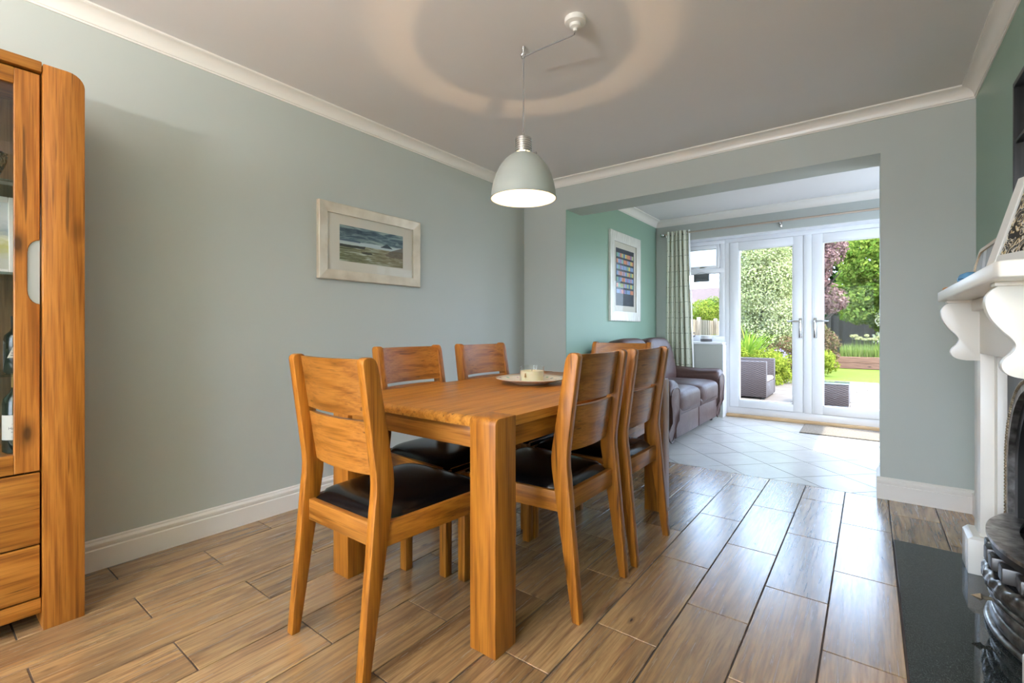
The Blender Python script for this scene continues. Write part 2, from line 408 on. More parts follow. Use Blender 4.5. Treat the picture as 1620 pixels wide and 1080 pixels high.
for x in (RX0+.03, -1.59, -.59, RX1-.03): fr.box(x-.03, x+.03, -.03, .03, RZ0, RZ1, .004)
for z in (RZ0+.03, RZ1-.03): fr.box(RX0, RX1, -.03, .03, z-.03, z+.03, .004)
fr.build('window_frame', M_upvc, wn2)
for a, c in ((RX0+.06, -1.62), (-1.56, -.62), (-.56, RX1-.06)):
    MB().box(a, c, -.004, .004, RZ0+.06, RZ1-.06).build('pane', M_pane, wn2)
# garden wall with the side window and the french doors
OX0, OX1, OZ, SZ, WX = -1.93, .40, 2.14, .88, -1.384
wg = MB(); wg.box(NX-.3, OX0, YE, 6.22, 0, ZE); wg.box(OX1, XE+.2, YE, 6.22, 0, ZE); wg.box(OX0, OX1, YE, 6.22, OZ, ZE)
struct('wall_garden', wg, M_wall)
struct('wall_under_window', MB().box(OX0, WX, YE, 6.22, 0, SZ-.02), M_wall)
tr = MB().box(OX0, WX+.006, YE-.022, 6.10, SZ-.02, SZ+.012, .006); tr.box(WX, WX+.006, YE, 6.10, 0, SZ-.02)
struct('trim_1', tr, M_upvc)
rv = MB(); rv.box(OX0, OX1, YE+.002, 6.10, OZ-.006, OZ); rv.box(OX1-.006, OX1, YE+.002, 6.10, 0, OZ-.006); rv.box(OX0, OX0+.006, YE+.002, 6.10, SZ+.012, OZ-.006)
struct('trim_2', rv, M_upvc)
# cornices: cove profile swept along walls
def cove(dirn, n=7, e=.066):
    pts = [(0, -e-.004), (.006, -e-.004), (.006, -e+.004)]
    for i in range(n+1):
        t = i/n*PI/2; pts.append((.010+(e-.016)*(1-math.cos(t)), -e+.006+(e-.016)*math.sin(t)))
    pts += [(e-.004, -.008), (e, -.008), (e, 0), (0, 0)]
    return pts
def cornice(name, kind, at, a0, a1, zc, mit=0, e=.066):
    """kind: '+x','-x','+y','-y' = direction in which the profile projects"""
    b = MB(); P = cove(kind, e=e); n = len(P); s = 1 if kind[0] == '+' else -1
    vs = []
    for end, a in ((0, a0), (1, a1)):
        for u, z in P:
            aa = a+(u if end == 0 else -u)
            vs.append((at+s*u, aa, zc+z) if kind[1] == 'x' else (aa, at+s*u, zc+z))
    fs = [tuple(range(n)), tuple(range(n, 2*n))]+[(i, (i+1) % n, n+(i+1) % n, n+i) for i in range(n)]
    b.add(vs, fs); return struct(name, b, M_trim, smooth=25)
cornice('trim_3', '+x', XL, YR, YB, ZC); cornice('trim_4', '-x', XR, YR, YB, ZC)
cornice('trim_5', '-y', YB, XL, XR, ZC); cornice('trim_6', '+y', YR, XL, XR, ZC)
cornice('trim_7', '+x', NX, NY, YE, ZE, e=.075); cornice('trim_8', '-y', YE, NX, XE, ZE, e=.075); cornice('trim_9', '+y', NY, NX, XE, ZE, e=.075)
SK = [(0, 0), (.018, 0), (.018, .088), (.014, .092), (.0145, .097), (.017, .102), (.0165, .112), (.011, .118), (.008, .121), (.008, .128), (.003, .132), (0, .132)]
def skirting(name, kind, at, a0, a1):
    s = 1 if kind[0] == '+' else -1
    b = MB()
    if kind[1] == 'x': b.prism([(at+s*u, z) for u, z in SK], 'y', a0, a1)
    else: b.prism([(at+s*u, z) for u, z in SK], 'x', a0, a1)
    return struct(name, b, M_trim, smooth=30)
skirting('baseboard_left', '+x', XL, YR, YB)
skirting('baseboard_back', '-y', YB, PX-.018, XR); skirting('baseboard_nib', '-y', YB, XL, NX)
skirting('baseboard_pier', '-x', PX, YB, NY)
struct('baseboard_right', MB().box(XR-.018, XR, 2.97, YB, 0, .12), M_trim)
# timber threshold in front of the doors
thr = MB().box(WX+.012, OX1-.01, 6.045, 6.12, 0, .034, .006); struct('trim_10', thr, wood('threshold_oak', 'x', (.66, .46, .26, 1), (.58, .38, .2, 1), (.42, .25, .11, 1), knots=False))

# ------------------------------------------------------------------ french doors and side window
YF = 6.14
door = thing('door_1', (0, YF, 0), kind='structure')
f = MB(); f.box(-1.40, -1.345, -.035, .035, .03, 2.14, .004); f.box(.335, .39, -.035, .035, .03, 2.14, .004)
f.box(-1.40, .39, -.0352, .0352, 2.085, 2.14, .004); f.box(-1.40, .39, -.0352, .0352, .03, .112, .004)
f.build('door_frame', M_upvc, door)
MB().box(-.583, -.505, -.052, .03, .112, 2.086, .006, 2).build('mullion', M_upvc, door)
def door_leaf(x0, x1, hx, hs):
    lf = MB(); s = .098
    lf.box(x0, x0+s, -.045, .03, .114, 2.083, .004); lf.box(x1-s, x1, -.045, .03, .114, 2.083, .004)
    lf.box(x0+s-.004, x1-s+.004, -.0445, .03, 1.99, 2.082, .004); lf.box(x0+s-.004, x1-s+.004, -.0445, .03, .115, .20, .004)
    L = lf.build('door_leaf', M_upvc, door)
    bd = MB(); q = .010
    for a, c, e, h in ((x0+s, x1-s, .198, .198+q), (x0+s, x1-s, 1.992-q, 1.992), (x0+s, x0+s+q, .198, 1.992), (x1-s-q, x1-s, .198, 1.992)): bd.box(a, c, -.036, .02, e, h)
    bd.build('glazing_bead', M_upvc, L)
    MB().box(x0+s, x1-s, -.012, -.004, .205, 1.985).build('glass_pane', M_pane, L)
    MB().box(hx-.015, hx+.015, -.056, -.045, .945, 1.165, .004, 2).build('handle_plate', M_chrome, L)
    h = MB().tube([(hx, -.05, 1.13), (hx, -.095, 1.13)], .009, 10); h.tube([(hx, -.092, 1.13), (hx+hs*.06, -.097, 1.131), (hx+hs*.125, -.092, 1.128)], [.0095, .010, .009], 10)
    h.build('door_handle', M_chrome, L)
door_leaf(-1.343, -.585, -.612, -1); door_leaf(-.503, .333, -.472, 1)

win = thing('window_1', (0, YF, 0), kind='structure')
f = MB(); f.box(OX0+.006, -1.88, -.035, .035, SZ+.012, 2.134, .004); f.box(-1.455, -1.40, -.035, .035, SZ+.012, 2.134, .004)
for a, c in ((2.085, 2.134), (1.735, 1.79), (SZ+.012, .96)): f.box(OX0+.006, -1.40, -.0352, .0352, a, c, .004)
f.build('window_frame', M_upvc, win)
f = MB(); sx0, sx1 = -1.876, -1.459
f.box(sx0, sx0+.052, -.05, .02, 1.793, 2.082, .004); f.box(sx1-.038, sx1, -.05, .02, 1.793, 2.082, .004); f.box(sx0, sx1, -.0495, .02, 2.034, 2.0815, .004); f.box(sx0, sx1, -.0495, .02, 1.7935, 1.828, .004)
sash = f.build('top_sash', M_upvc, win)
t = NT('frosted_glass'); t.bsdf((.8, .82, .82, 1), .55, 0, .4, Transmission_Weight=.75); M_frost = t.m
MB().box(sx0+.05, sx1-.036, -.008, 0, 1.826, 2.036).build('glass_pane', M_frost, sash)
h = MB().box(-1.69, -1.62, -.062, -.05, 1.80, 1.815, .003); h.box(-1.665, -1.60, -.074, -.06, 1.801, 1.812, .003); h.build('window_handle', M_chrome, sash)
MB().box(-1.885, -1.45, -.01, -.002, .955, 1.74).build('glass_pane', M_pane, win)
bd = MB()
for a, c, e, z in ((-1.88, -1.455, .955, .968), (-1.88, -1.455, 1.727, 1.738), (-1.88, -1.868, .955, 1.738), (-1.467, -1.455, .955, 1.738)): bd.box(a, c, -.03, .01, e, z)
bd.build('glazing_bead', M_upvc, win)

# ------------------------------------------------------------------ dining table
TX0, TX1, TY0, TY1 = -1.822, -.927, 1.130, 2.722
TCX, TCY = (TX0+TX1)/2, (TY0+TY1)/2
table = thing('dining_table', (TCX, TCY, 0), 'chunky honey oak dining table with square corner legs and a thick top', 'table')
hw, hl, L = (TX1-TX0)/2, (TY1-TY0)/2, .107
# top boards run lengthways; the ends are rounded over
def round_end(l0, l1, z0, z1, r):
    pts = [(l0, z0)]; n = 5
    for i in range(n+1): a = PI+ -i/n*PI/2; pts.append((l0+r+r*math.cos(a), z1-r+r*math.sin(a)))
    for i in range(n+1): a = PI/2-i/n*PI/2; pts.append((l1-r+r*math.cos(a), z1-r+r*math.sin(a)))
    pts.append((l1, z0)); return pts
nb = 6; bw = (2*hw-2*L)/nb
edges = [(-hw, -hw+L, hl-L-.002)]+[(-hw+L+i*bw, -hw+L+(i+1)*bw, hl) for i in range(nb)]+[(hw-L, hw, hl-L-.002)]
for a, c, l in edges:
    MB().prism(round_end(-l, l, .717, .75, .020 if l == hl else .002), 'x', a+.0003, c-.0003, bev=.0007, seg=1).build('top_board', oak_top, table)
for sx in (-1, 1):
    for sy in (-1, 1):
        x0, x1 = sorted((sx*hw, sx*(hw-L))); y0, y1 = sorted((sy*hl, sy*(hl-L)))
        r = .022; pts = [(y0, 0), (y1, 0)]; n = 5; out = []
        if sy < 0:
            out = [(y0, 0), (y1, 0), (y1, .7515)]+[(y0+r+r*math.cos(PI/2+i/n*PI/2), .7515-r+r*math.sin(PI/2+i/n*PI/2)) for i in range(n+1)]
        else:
            out = [(y0, 0), (y1, 0)]+[(y1-r+r*math.cos(i/n*PI/2), .7515-r+r*math.sin(i/n*PI/2)) for i in range(n+1)]+[(y0, .7515)]
        MB().prism(out, 'x', x0, x1, bev=.0025, seg=2).build('leg', oak['z'], table)
for sy in (-1, 1):
    y0, y1 = sorted((sy*(hl-.020), sy*(hl-.045))); MB().box(-hw+L, hw-L, y0, y1, .643, .715, .002).build('apron', oak['x'], table)
for sx in (-1, 1):
    x0, x1 = sorted((sx*(hw-.022), sx*(hw-.047))); MB().box(x0, x1, -hl+L, hl-L, .643, .715, .002).build('apron', oak['y'], table)

# ------------------------------------------------------------------ chairs (local: sitter faces +y, rear legs at y=0)
def open_chaikin(pts, it=2):
    for _ in range(it):
        out = [pts[0]]
        for p, q in zip(pts[:-1], pts[1:]): out += [(p[0]*.75+q[0]*.25, p[1]*.75+q[1]*.25), (p[0]*.25+q[0]*.75, p[1]*.25+q[1]*.75)]
        pts = out+[pts[-1]]
    return pts
def smoothpoly(pts, it=2):
    for _ in range(it):
        out = []
        for i in range(len(pts)):
            p, q = pts[i], pts[(i+1) % len(pts)]
            out += [(p[0]*.75+q[0]*.25, p[1]*.75+q[1]*.25), (p[0]*.25+q[0]*.75, p[1]*.25+q[1]*.75)]
        pts = out
    return pts
def arc3(p, q, r, n=4):  # quadratic curve p-q-r
    return [tuple((1-t)**2*p[k]+2*t*(1-t)*q[k]+t*t*r[k] for k in (0, 1)) for t in [i/n for i in range(n+1)]]
chair = thing('dining_chair', (0, 0, 0))
W, PT = .2125, .034
back = [(.0, 0)]+arc3((.046, .50), (.0555, .555), (.050, .605), 3)+[(.006, .925)]+arc3((.005, .93), (.003, .948), (.020, .950), 3)
front = [(.030, 0)]+arc3((.111, .50), (.121, .548), (.115, .60), 3)+[(.062, .905)]+arc3((.060, .915), (.052, .948), (.036, .950), 4)
prof = back+front[::-1]
for s in (-1, 1):
    a, b_ = sorted((s*W, s*(W-PT))); MB().prism(prof, 'x', a, b_, bev=.004, seg=2).build('rear_leg', oak['z'], chair)
for s in (-1, 1):
    a, b_ = sorted((s*.246, s*.208)); MB().box(a, b_, .513, .551, 0, .442, .003).build('front_leg', oak['z'], chair)
def splat(z0, z1):
    def fn(u, v, side):
        z = z0+(z1-z0)*v; x = (u*2-1)*(W-PT+.004); yc = .046+(.108-.046)*(0.945-z)/(.945-.56)-.004
        y = yc-.026*(1-(u*2-1)**2)+(.010 if side else -.010); return (x, y, z)
    return MB().slab(fn, 14, 3)
splat(.768, .943).build('back_slat', oak['x'], chair); splat(.583, .752).build('back_slat', oak['x'], chair)
MB().box(-W+PT, W-PT, .060, .082, .375, .446, .002).build('rear_rail', oak['x'], chair)
MB().box(-.208, .208, .522, .544, .375, .446, .002).build('front_rail', oak['x'], chair)
for s in (-1, 1):
    rl = MB(); a = (s*(W-.006), .085); b2 = (s*.240, .515); t_ = -.022*s
    pts = [a, b2, (b2[0]+t_, b2[1]), (a[0]+t_, a[1])]; rl.prism(pts, 'z', .375, .448, bev=.002).build('side_rail', oak['y'], chair)
def padfn(nu=20, nv=18):
    b = MB()
    def fn(u, v, side):
        uu, vv = u*2-1, v*2-1
        y = .075+.472*v; hwid = (W-.012)+(.232-(W-.012))*v
        if v < .12 : hwid = min(hwid, W-PT+.006)+(hwid-min(hwid, W-PT+.006))*max(0, (v-.08)/.04) if v > .08 else min(hwid, W-PT-.002)
        e = max(0, 1-abs(uu)**5)*max(0, 1-abs(vv)**7)
        z = .440+.040*e**.45+.004*(1-uu*uu)*(1-vv*vv) if not side else .425
        return (uu*hwid*(1 if not side else .985), y, z)
    return b.slab(fn, nu, nv)
padfn().build('seat_pad', M_black, chair, smooth=50)
CH = [((-1.368, .806), 0, 'honey oak dining chair at the near table end, back towards us, black pad'),
      ((-.803, 1.652), PI/2, 'oak dining chair with curved back slats nearest along the right table side'),
      ((-.800, 2.155), PI/2, 'oak dining chair on the right table side, second from us, before the far leg'),
      ((-1.952, 1.628), -PI/2, 'oak dining chair between sage wall and table, left of the one below the lamp'),
      ((-1.952, 2.205), -PI/2, 'oak dining chair between sage wall and table, just below the pendant lamp'),
      ((-1.352, 3.043), PI, 'oak dining chair at the far table end, in front of the brown sofa')]
for i, (p, rz, lab) in enumerate(CH):
    o = chair if i == 0 else copy_tree(chair)
    o.location = (p[0], p[1], 0); o.rotation_euler = (0, 0, rz); tag(o, lab, 'chair', 'oak dining chairs round the table')

# plate and candle
pc = (-1.415, 2.02)
plate = thing('plate', (*pc, .751), 'large cream plate with small printed motifs holding the candle', 'plate')
pl = MB(); pl.lathe([(0, .004), (.075, .004), (.082, .0), (.090, .0), (.098, .006), (.150, .019), (.182, .028), (.185, .031), (.181, .0325), (.150, .024), (.10, .011), (.09, .009), (0, .009)], 56)
t = NT('cream_glaze'); tc = t.coord('Object'); vo = t.n('TexVoronoi'); vo.inputs['Scale'].default_value = 26; t.l(tc, vo.inputs['Vector'])
sx_ = t.n('SeparateXYZ'); t.l(tc, sx_.inputs[0]); rr = t.math('SQRT', t.math('ADD', t.math('POWER', sx_.outputs[0], 2), t.math('POWER', sx_.outputs[1], 2)))
msk = t.math('MULTIPLY', t.math('LESS_THAN', vo.outputs['Distance'], .25), t.math('MULTIPLY', t.math('GREATER_THAN', rr, .115), t.math('LESS_THAN', rr, .17)))
topm = t.math('GREATER_THAN', sx_.outputs[2], .0125)
cell = t.mix(.45, vo.outputs['Color'], (.10, .16, .12, 1))
t.bsdf(t.mix(t.math('MULTIPLY', t.math('MULTIPLY', msk, topm), .8), (.80, .74, .64, 1), cell), .18)
pl.build('dish', t.m, plate, smooth=50)
candle = thing('candle', (pc[0]+.015, pc[1]-.012, .7602), 'cream wax candle in a clear glass jar on the plate', 'candle')
MB().lathe([(.058, 0), (.062, .004), (.064, .012), (.064, .076), (.066, .079), (.066, .084), (.0615, .084), (.061, .012), (.056, .006), (0, .006)], 40).build('jar', M_clear, candle, smooth=40)
MB().lathe([(0, .0065), (.058, .0065), (.0605, .014), (.0605, .060), (.056, .058), (0, .057)], 36).build('wax', plain('cream_wax', (.80, .70, .48, 1), .5, Subsurface_Weight=.2), candle, smooth=40)
MB().tube([(0, 0, .057), (.001, 0, .068)], .0012, 6).build('wick', M_ironblack, candle)
lb = MB()
def cyl_fn(R, ang, zc): return lambda x, y: (R*math.cos(ang+x/R), R*math.sin(ang+x/R), zc+y)
lang = math.atan2(-2.0, 1.40)-.55
fnl = cyl_fn(.0648, lang, .032)
for ph in range(3):
    r_ = .0085-.002*ph; lb.add([fnl(-r_, -.002+.007*ph), fnl(r_, -.002+.007*ph), fnl(0, .009+.006*ph)], [(0, 1, 2)])
lb.add([fnl(-.0012, -.008), fnl(.0012, -.008), fnl(.0012, -.002), fnl(-.0012, -.002)], [(0, 1, 2, 3)])
lb.build('printed_tree', plain('gold_brown_print', (.30, .17, .05, 1), .5), candle, smooth=0)

# ------------------------------------------------------------------ pendant lamp
LX, LY = -1.333, 1.839
lamp = thing('pendant_lamp', (LX, LY, 0), 'pale grey bell-shaped pendant lamp hung over the dining table', 'lamp')
shade_o = [(.158, 1.667), (.157, 1.672), (.154, 1.705), (.147, 1.742), (.134, 1.782), (.116, 1.818), (.092, 1.850), (.074, 1.866), (.063, 1.872), (.060, 1.876), (.047, 1.878)]
shade_i = [(r-.0025, z-.0015) for r, z in shade_o][::-1]
sh = MB(); n = 64
sh.lathe(shade_o+[(.044, 1.8775)], n)
sh.f = sh.f[:-2]; sh.mi = sh.mi[:-2]
o_shade = sh.build('shade', M_lampgrey, lamp, smooth=60)
si = MB().lathe([(.0415, 1.8760)]+shade_i, n); si.f = si.f[:-2]; si.mi = si.mi[:-2]
si.build('shade_lining', M_lampwhite, lamp, smooth=60)
rm = MB().tube([(.1585*math.cos(2*PI*k/64), .1585*math.sin(2*PI*k/64), 1.668) for k in range(64)], .0022, 6, close=True); rm.build('shade_rim', M_lampgrey, lamp, smooth=80)
# ventilated lamp holder: the light escapes through the slot between shade and ribs and draws the ring on the ceiling
cp = [(.0, 1.965), (.012, 1.963), (.030, 1.960), (.040, 1.957)]
for k in range(6):
    z = 1.953-k*.0105; cp += [(.040, z), (.040, z-.003), (.0365, z-.0045), (.0365, z-.009)]
cp += [(.040, 1.889), (.040, 1.8868), (.0375, 1.8868), (.034, 1.8868), (.034, 1.945), (0, 1.948)]
MB().lathe(cp, 40).build('lamp_holder', plain('ribbed_aluminium', (.72, .71, .69, 1), .25, 1), lamp, smooth=30)
for a in (2.48, 2.48+PI): 
    c_, s_ = math.cos(a), math.sin(a); MB().box(-.0035, .0035, -.003, .003, 1.8765, 1.889, M=Matrix.Translation((.0415*c_, .0415*s_, 0)) @ Matrix.Rotation(a, 4, 'Z')).build('holder_strut', M_chrome, lamp)
for a in (-.55, PI-.75):
    c_, s_ = math.cos(a+.65), math.sin(a+.65)
    MB().tube([(.058*c_, .058*s_, 1.874), (.072*c_, .072*s_, 1.874)], .0055, 8).build('screw', M_chrome, lamp)
MB().tube([(0, 0, 1.96), (0, 0, 1.985)], [.009, .005], 10).build('cord_grip', M_chrome, lamp)
cvx, cvy = -1.03-LX, 1.81-LY
ck = MB().tube([(0, 0, 1.97), (0, 0, 2.2), (0, 0, 2.347), (.004, 0, 2.352), (cvx*.25, cvy*.25, 2.349), (cvx*.6, cvy*.6, 2.342), (cvx*.93, cvy*.93, 2.333), (cvx*.985, cvy*.985, 2.334), (cvx, cvy, 2.348)], .0032, 8)
ck.build('cord', plain('grey_braided_cable', (.22, .21, .21, 1), .6), lamp, smooth=60)
hk = MB().tube([(0, 0, 2.40), (0, 0, 2.372)], [.010, .004], 8); hk.tube([(.012*math.cos(a), 0, 2.358+.014*math.sin(a)) for a in [i/8*PI*1.7+PI*.4 for i in range(9)]], .0025, 6)
hk.build('ceiling_hook', M_chrome, lamp)
rose = MB().lathe([(0, 2.40), (.046, 2.40), (.047, 2.385), (.045, 2.379), (.026, 2.374), (.024, 2.362), (.010, 2.356), (.009, 2.344), (0, 2.343)], 32, c=(cvx, cvy, 0)); rose.build('ceiling_rose', plain('cream_plastic', (.72, .69, .64, 1), .4), lamp)
bl = MB(); zb = 1.845; bl.lathe([(0, zb-.045)]+[(.03*math.sin(a), zb-.015-.03*math.cos(a)) for a in [i/10*PI*.75 for i in range(1, 11)]]+[(.014, zb+.022), (.0135, zb+.028)], 24); bl.f = [q for q in bl.f if len(q) < 10]; bl.mi = bl.mi[:len(bl.f)]
bl.build('bulb', glass('bulb_glass', (1, .99, .97, 1)), lamp, smooth=60)
pd = bpy.data.lights.new('bulb_light', 'POINT'); po = bpy.data.objects.new('bulb_light', pd); col.objects.link(po); po.parent = lamp
pd.energy = 5.6; pd.color = (1, .68, .37); pd.shadow_soft_size = .002; po.location = (0, 0, zb)

# ------------------------------------------------------------------ pictures
def picture(name, loc, axis_w, w, h, fw, mount, label, art, mats, frame_m, depth=.028):
    """hung on a wall facing +x: local y = width, z = height, x = out"""
    o = thing(name, loc, label, 'picture')
    fr = MB()
    for k in range(4):
        hw_, hh_ = w/2, h/2
        # mitred moulding: sloped face
        if k == 0: A = [(-hw_, hh_), (hw_, hh_)]; Bq = [(-hw_+fw, hh_-fw), (hw_-fw, hh_-fw)]
        if k == 1: A = [(hw_, hh_), (hw_, -hh_)]; Bq = [(hw_-fw, hh_-fw), (hw_-fw, -hh_+fw)]
        if k == 2: A = [(hw_, -hh_), (-hw_, -hh_)]; Bq = [(hw_-fw, -hh_+fw), (-hw_+fw, -hh_+fw)]
        if k == 3: A = [(-hw_, -hh_), (-hw_, hh_)]; Bq = [(-hw_+fw, -hh_+fw), (-hw_+fw, hh_-fw)]
        m = MB(); d0, d1 = depth, depth*.68
        A2 = [(a[0]*(1-.012), a[1]*(1-.018)) for a in A]
        vs = [(0, *A[0]), (0, *A[1]), (d0-.003, *A[0]), (d0-.003, *A[1]), (d0, *A2[0]), (d0, *A2[1]), (d1, *Bq[0]), (d1, *Bq[1]), (0, *Bq[0]), (0, *Bq[1])]
        m.add(vs, [(0, 1, 3, 2), (2, 3, 5, 4), (4, 5, 7, 6), (6, 7, 9, 8), (0, 8, 9, 1), (0, 2, 4, 6, 8), (1, 9, 7, 5, 3)])
        m.build('frame_side', frame_m, o, smooth=0)
    MB().box(.001, .008, -w/2+fw, w/2-fw, -h/2+fw, h/2-fw).build('mount', M_mount, o)
    art(o, w/2-fw-mount[0], h/2-fw-mount[1])
    MB().box(.014, .016, -w/2+fw+.0005, w/2-fw-.0005, -h/2+fw+.0005, h/2-fw-.0005).build('glass_pane', M_pane, o)
    return o
M_mount = plain('off_white_mount', srgb(226, 216, 206), .7)
t = NT('brushed_champagne_wood'); c = t.ramp(t.noise(t.coord('Object', (4, 9, 9)), 1, 3, .5), [(.3, srgb(196, 182, 160)), (.7, srgb(218, 207, 188))]); t.bsdf(c, .42, .25); M_champ = t.m
t = NT('silver_leaf_frame'); c = t.ramp(t.noise(t.coord('Object', (1, 50, 5)), 1, 4, .6), [(.3, srgb(196, 192, 184)), (.7, srgb(232, 229, 222))]); t.bsdf(c, .35, .25); M_silver = t.m
def sea_material():
    t = NT('seascape_print'); tc = t.n('TexCoord'); sp = t.n('SeparateXYZ'); t.l(tc.outputs['Generated'], sp.inputs[0]); u, v = sp.outputs[1], sp.outputs[2]
    cl = t.noise(t.coord('Generated', (1, 2.6, 6.5), rot=(.12, 0, 0)), 1.6, 6, .62, .7)
    sky = t.ramp(cl, [(.28, srgb(46, 66, 84)), (.45, srgb(84, 104, 118)), (.60, srgb(140, 158, 160)), (.76, srgb(176, 190, 184))])
    wv = t.noise(t.coord('Generated', (1, 3.5, 16)), 1.6, 6, .6, .5)
    sand = t.ramp(wv, [(.3, srgb(74, 78, 58)), (.5, srgb(132, 134, 102)), (.66, srgb(196, 202, 186)), (.8, srgb(226, 232, 228))])
    warm = t.mix(u, sand, t.mix(.5, sand, srgb(150, 122, 88)))
    hz = t.math('ADD', .50, t.math('MULTIPLY', u, -.02))
    below = t.math('LESS_THAN', v, hz); c = t.mix(below, sky, warm)
    # pale surf band and dark far shore
    wob = t.noise(t.coord('Generated', (1, 5, 1)), 1.5, 4); wz = t.math('MULTIPLY_ADD', wob, .05, t.math('MULTIPLY_ADD', u, .02, .44))
    band = t.math('MULTIPLY', t.math('LESS_THAN', v, t.math('ADD', wz, .12)), t.math('GREATER_THAN', v, wz)); c = t.mix(t.math('MULTIPLY', band, .85), c, srgb(206, 216, 220))
    shore = t.math('MULTIPLY', t.math('MULTIPLY', t.math('LESS_THAN', v, t.math('ADD', wz, .01)), t.math('GREATER_THAN', v, t.math('SUBTRACT', wz, .065))), t.math('LESS_THAN', t.math('MULTIPLY_ADD', wob, .3, u), .55)); c = t.mix(t.math('MULTIPLY', shore, .9), c, srgb(40, 44, 46))
    blue = t.math('MULTIPLY', t.math('MULTIPLY', t.math('LESS_THAN', v, .61), t.math('GREATER_THAN', v, .56)), t.math('LESS_THAN', u, .3)); c = t.mix(t.math('MULTIPLY', blue, .7), c, srgb(44, 66, 104))
    rk = t.noise(t.coord('Generated', (1, 6, 5)), 2.2, 6, .7, .5)
    d = t.math('ADD', t.math('ABSOLUTE', t.math('SUBTRACT', u, .72)), t.math('MULTIPLY', rk, .06))
    head = t.math('MULTIPLY', t.math('LESS_THAN', t.math('ADD', v, t.math('MULTIPLY', d, 1.1)), .70), t.math('MULTIPLY', t.math('GREATER_THAN', v, .54), t.math('LESS_THAN', d, .13))); c = t.mix(head, c, srgb(58, 70, 80))
    rocks = t.math('MULTIPLY', t.math('LESS_THAN', v, t.math('MULTIPLY_ADD', u, .75, -.12)), t.math('GREATER_THAN', t.math('ADD', v, t.math('MULTIPLY', rk, .3)), .44))
    rocks = t.math('MULTIPLY', rocks, t.math('GREATER_THAN', t.math('MULTIPLY_ADD', rk, .5, u), .98)); c = t.mix(t.math('MULTIPLY', rocks, .85), c, t.mix(rk, srgb(52, 48, 44), srgb(140, 118, 96)))
    r2 = t.math('LESS_THAN', t.math('ADD', t.math('MULTIPLY', t.math('POWER', t.math('SUBTRACT', u, .40), 2), 9), t.math('MULTIPLY', t.math('POWER', t.math('SUBTRACT', v, .30), 2), 60)), t.math('MULTIPLY', rk, .14)); c = t.mix(t.math('MULTIPLY', r2, .85), c, srgb(48, 50, 48))
    t.bsdf(c, .5); return t.m
def art_sea(o, a, b): MB().box(.0082, .0092, -a, a, -b, b).build('print', sea_material(), o)
picture('framed_picture', (XL+.001, 1.932, 1.582), 'y', .80, .475, .062, (.088, .062), 'stormy seascape print in a champagne frame on the plain sage wall', art_sea, None, M_champ)
PAL = [plain('ink_%d' % i, srgb(*c), .6) for i, c in enumerate([(60, 64, 78), (176, 138, 190), (232, 152, 120), (240, 214, 130), (140, 190, 170), (150, 174, 222), (206, 168, 188), (196, 204, 150), (120, 150, 190)])]
def art_grid(o, a, b):
    m = MB(); m.box(.0082, .0088, -a, a, -b, b); R = random.Random(4)
    rows, cols = 7, 5; top, bot = b*.86, -b*.62; ch = (top-bot)/rows; cw = 2*a*.94/cols
    for r in range(rows):
        for c in range(cols):
            for hlf in (0, 1):
                m.cur = R.choice([1, 2, 3, 4, 5, 6, 7, 8, 2, 6, 5]); y0 = -a*.94+c*cw+hlf*cw*.47+.004; z1 = top-r*ch-.006
                m.add([(.0091, y0, z1), (.0091, y0+cw*.44, z1), (.0091, y0+cw*.44, z1-ch+.022), (.0091, y0, z1-ch+.022)], [(0, 1, 2, 3)])
    m.build('print', PAL, o, smooth=0)
picture('framed_print', (NX+.001, 4.936, 1.613), 'y', .805, .965, .105, (.055, .065), 'tall framed print of coloured blocks on the green wall above the sofa', art_grid, None, M_silver)

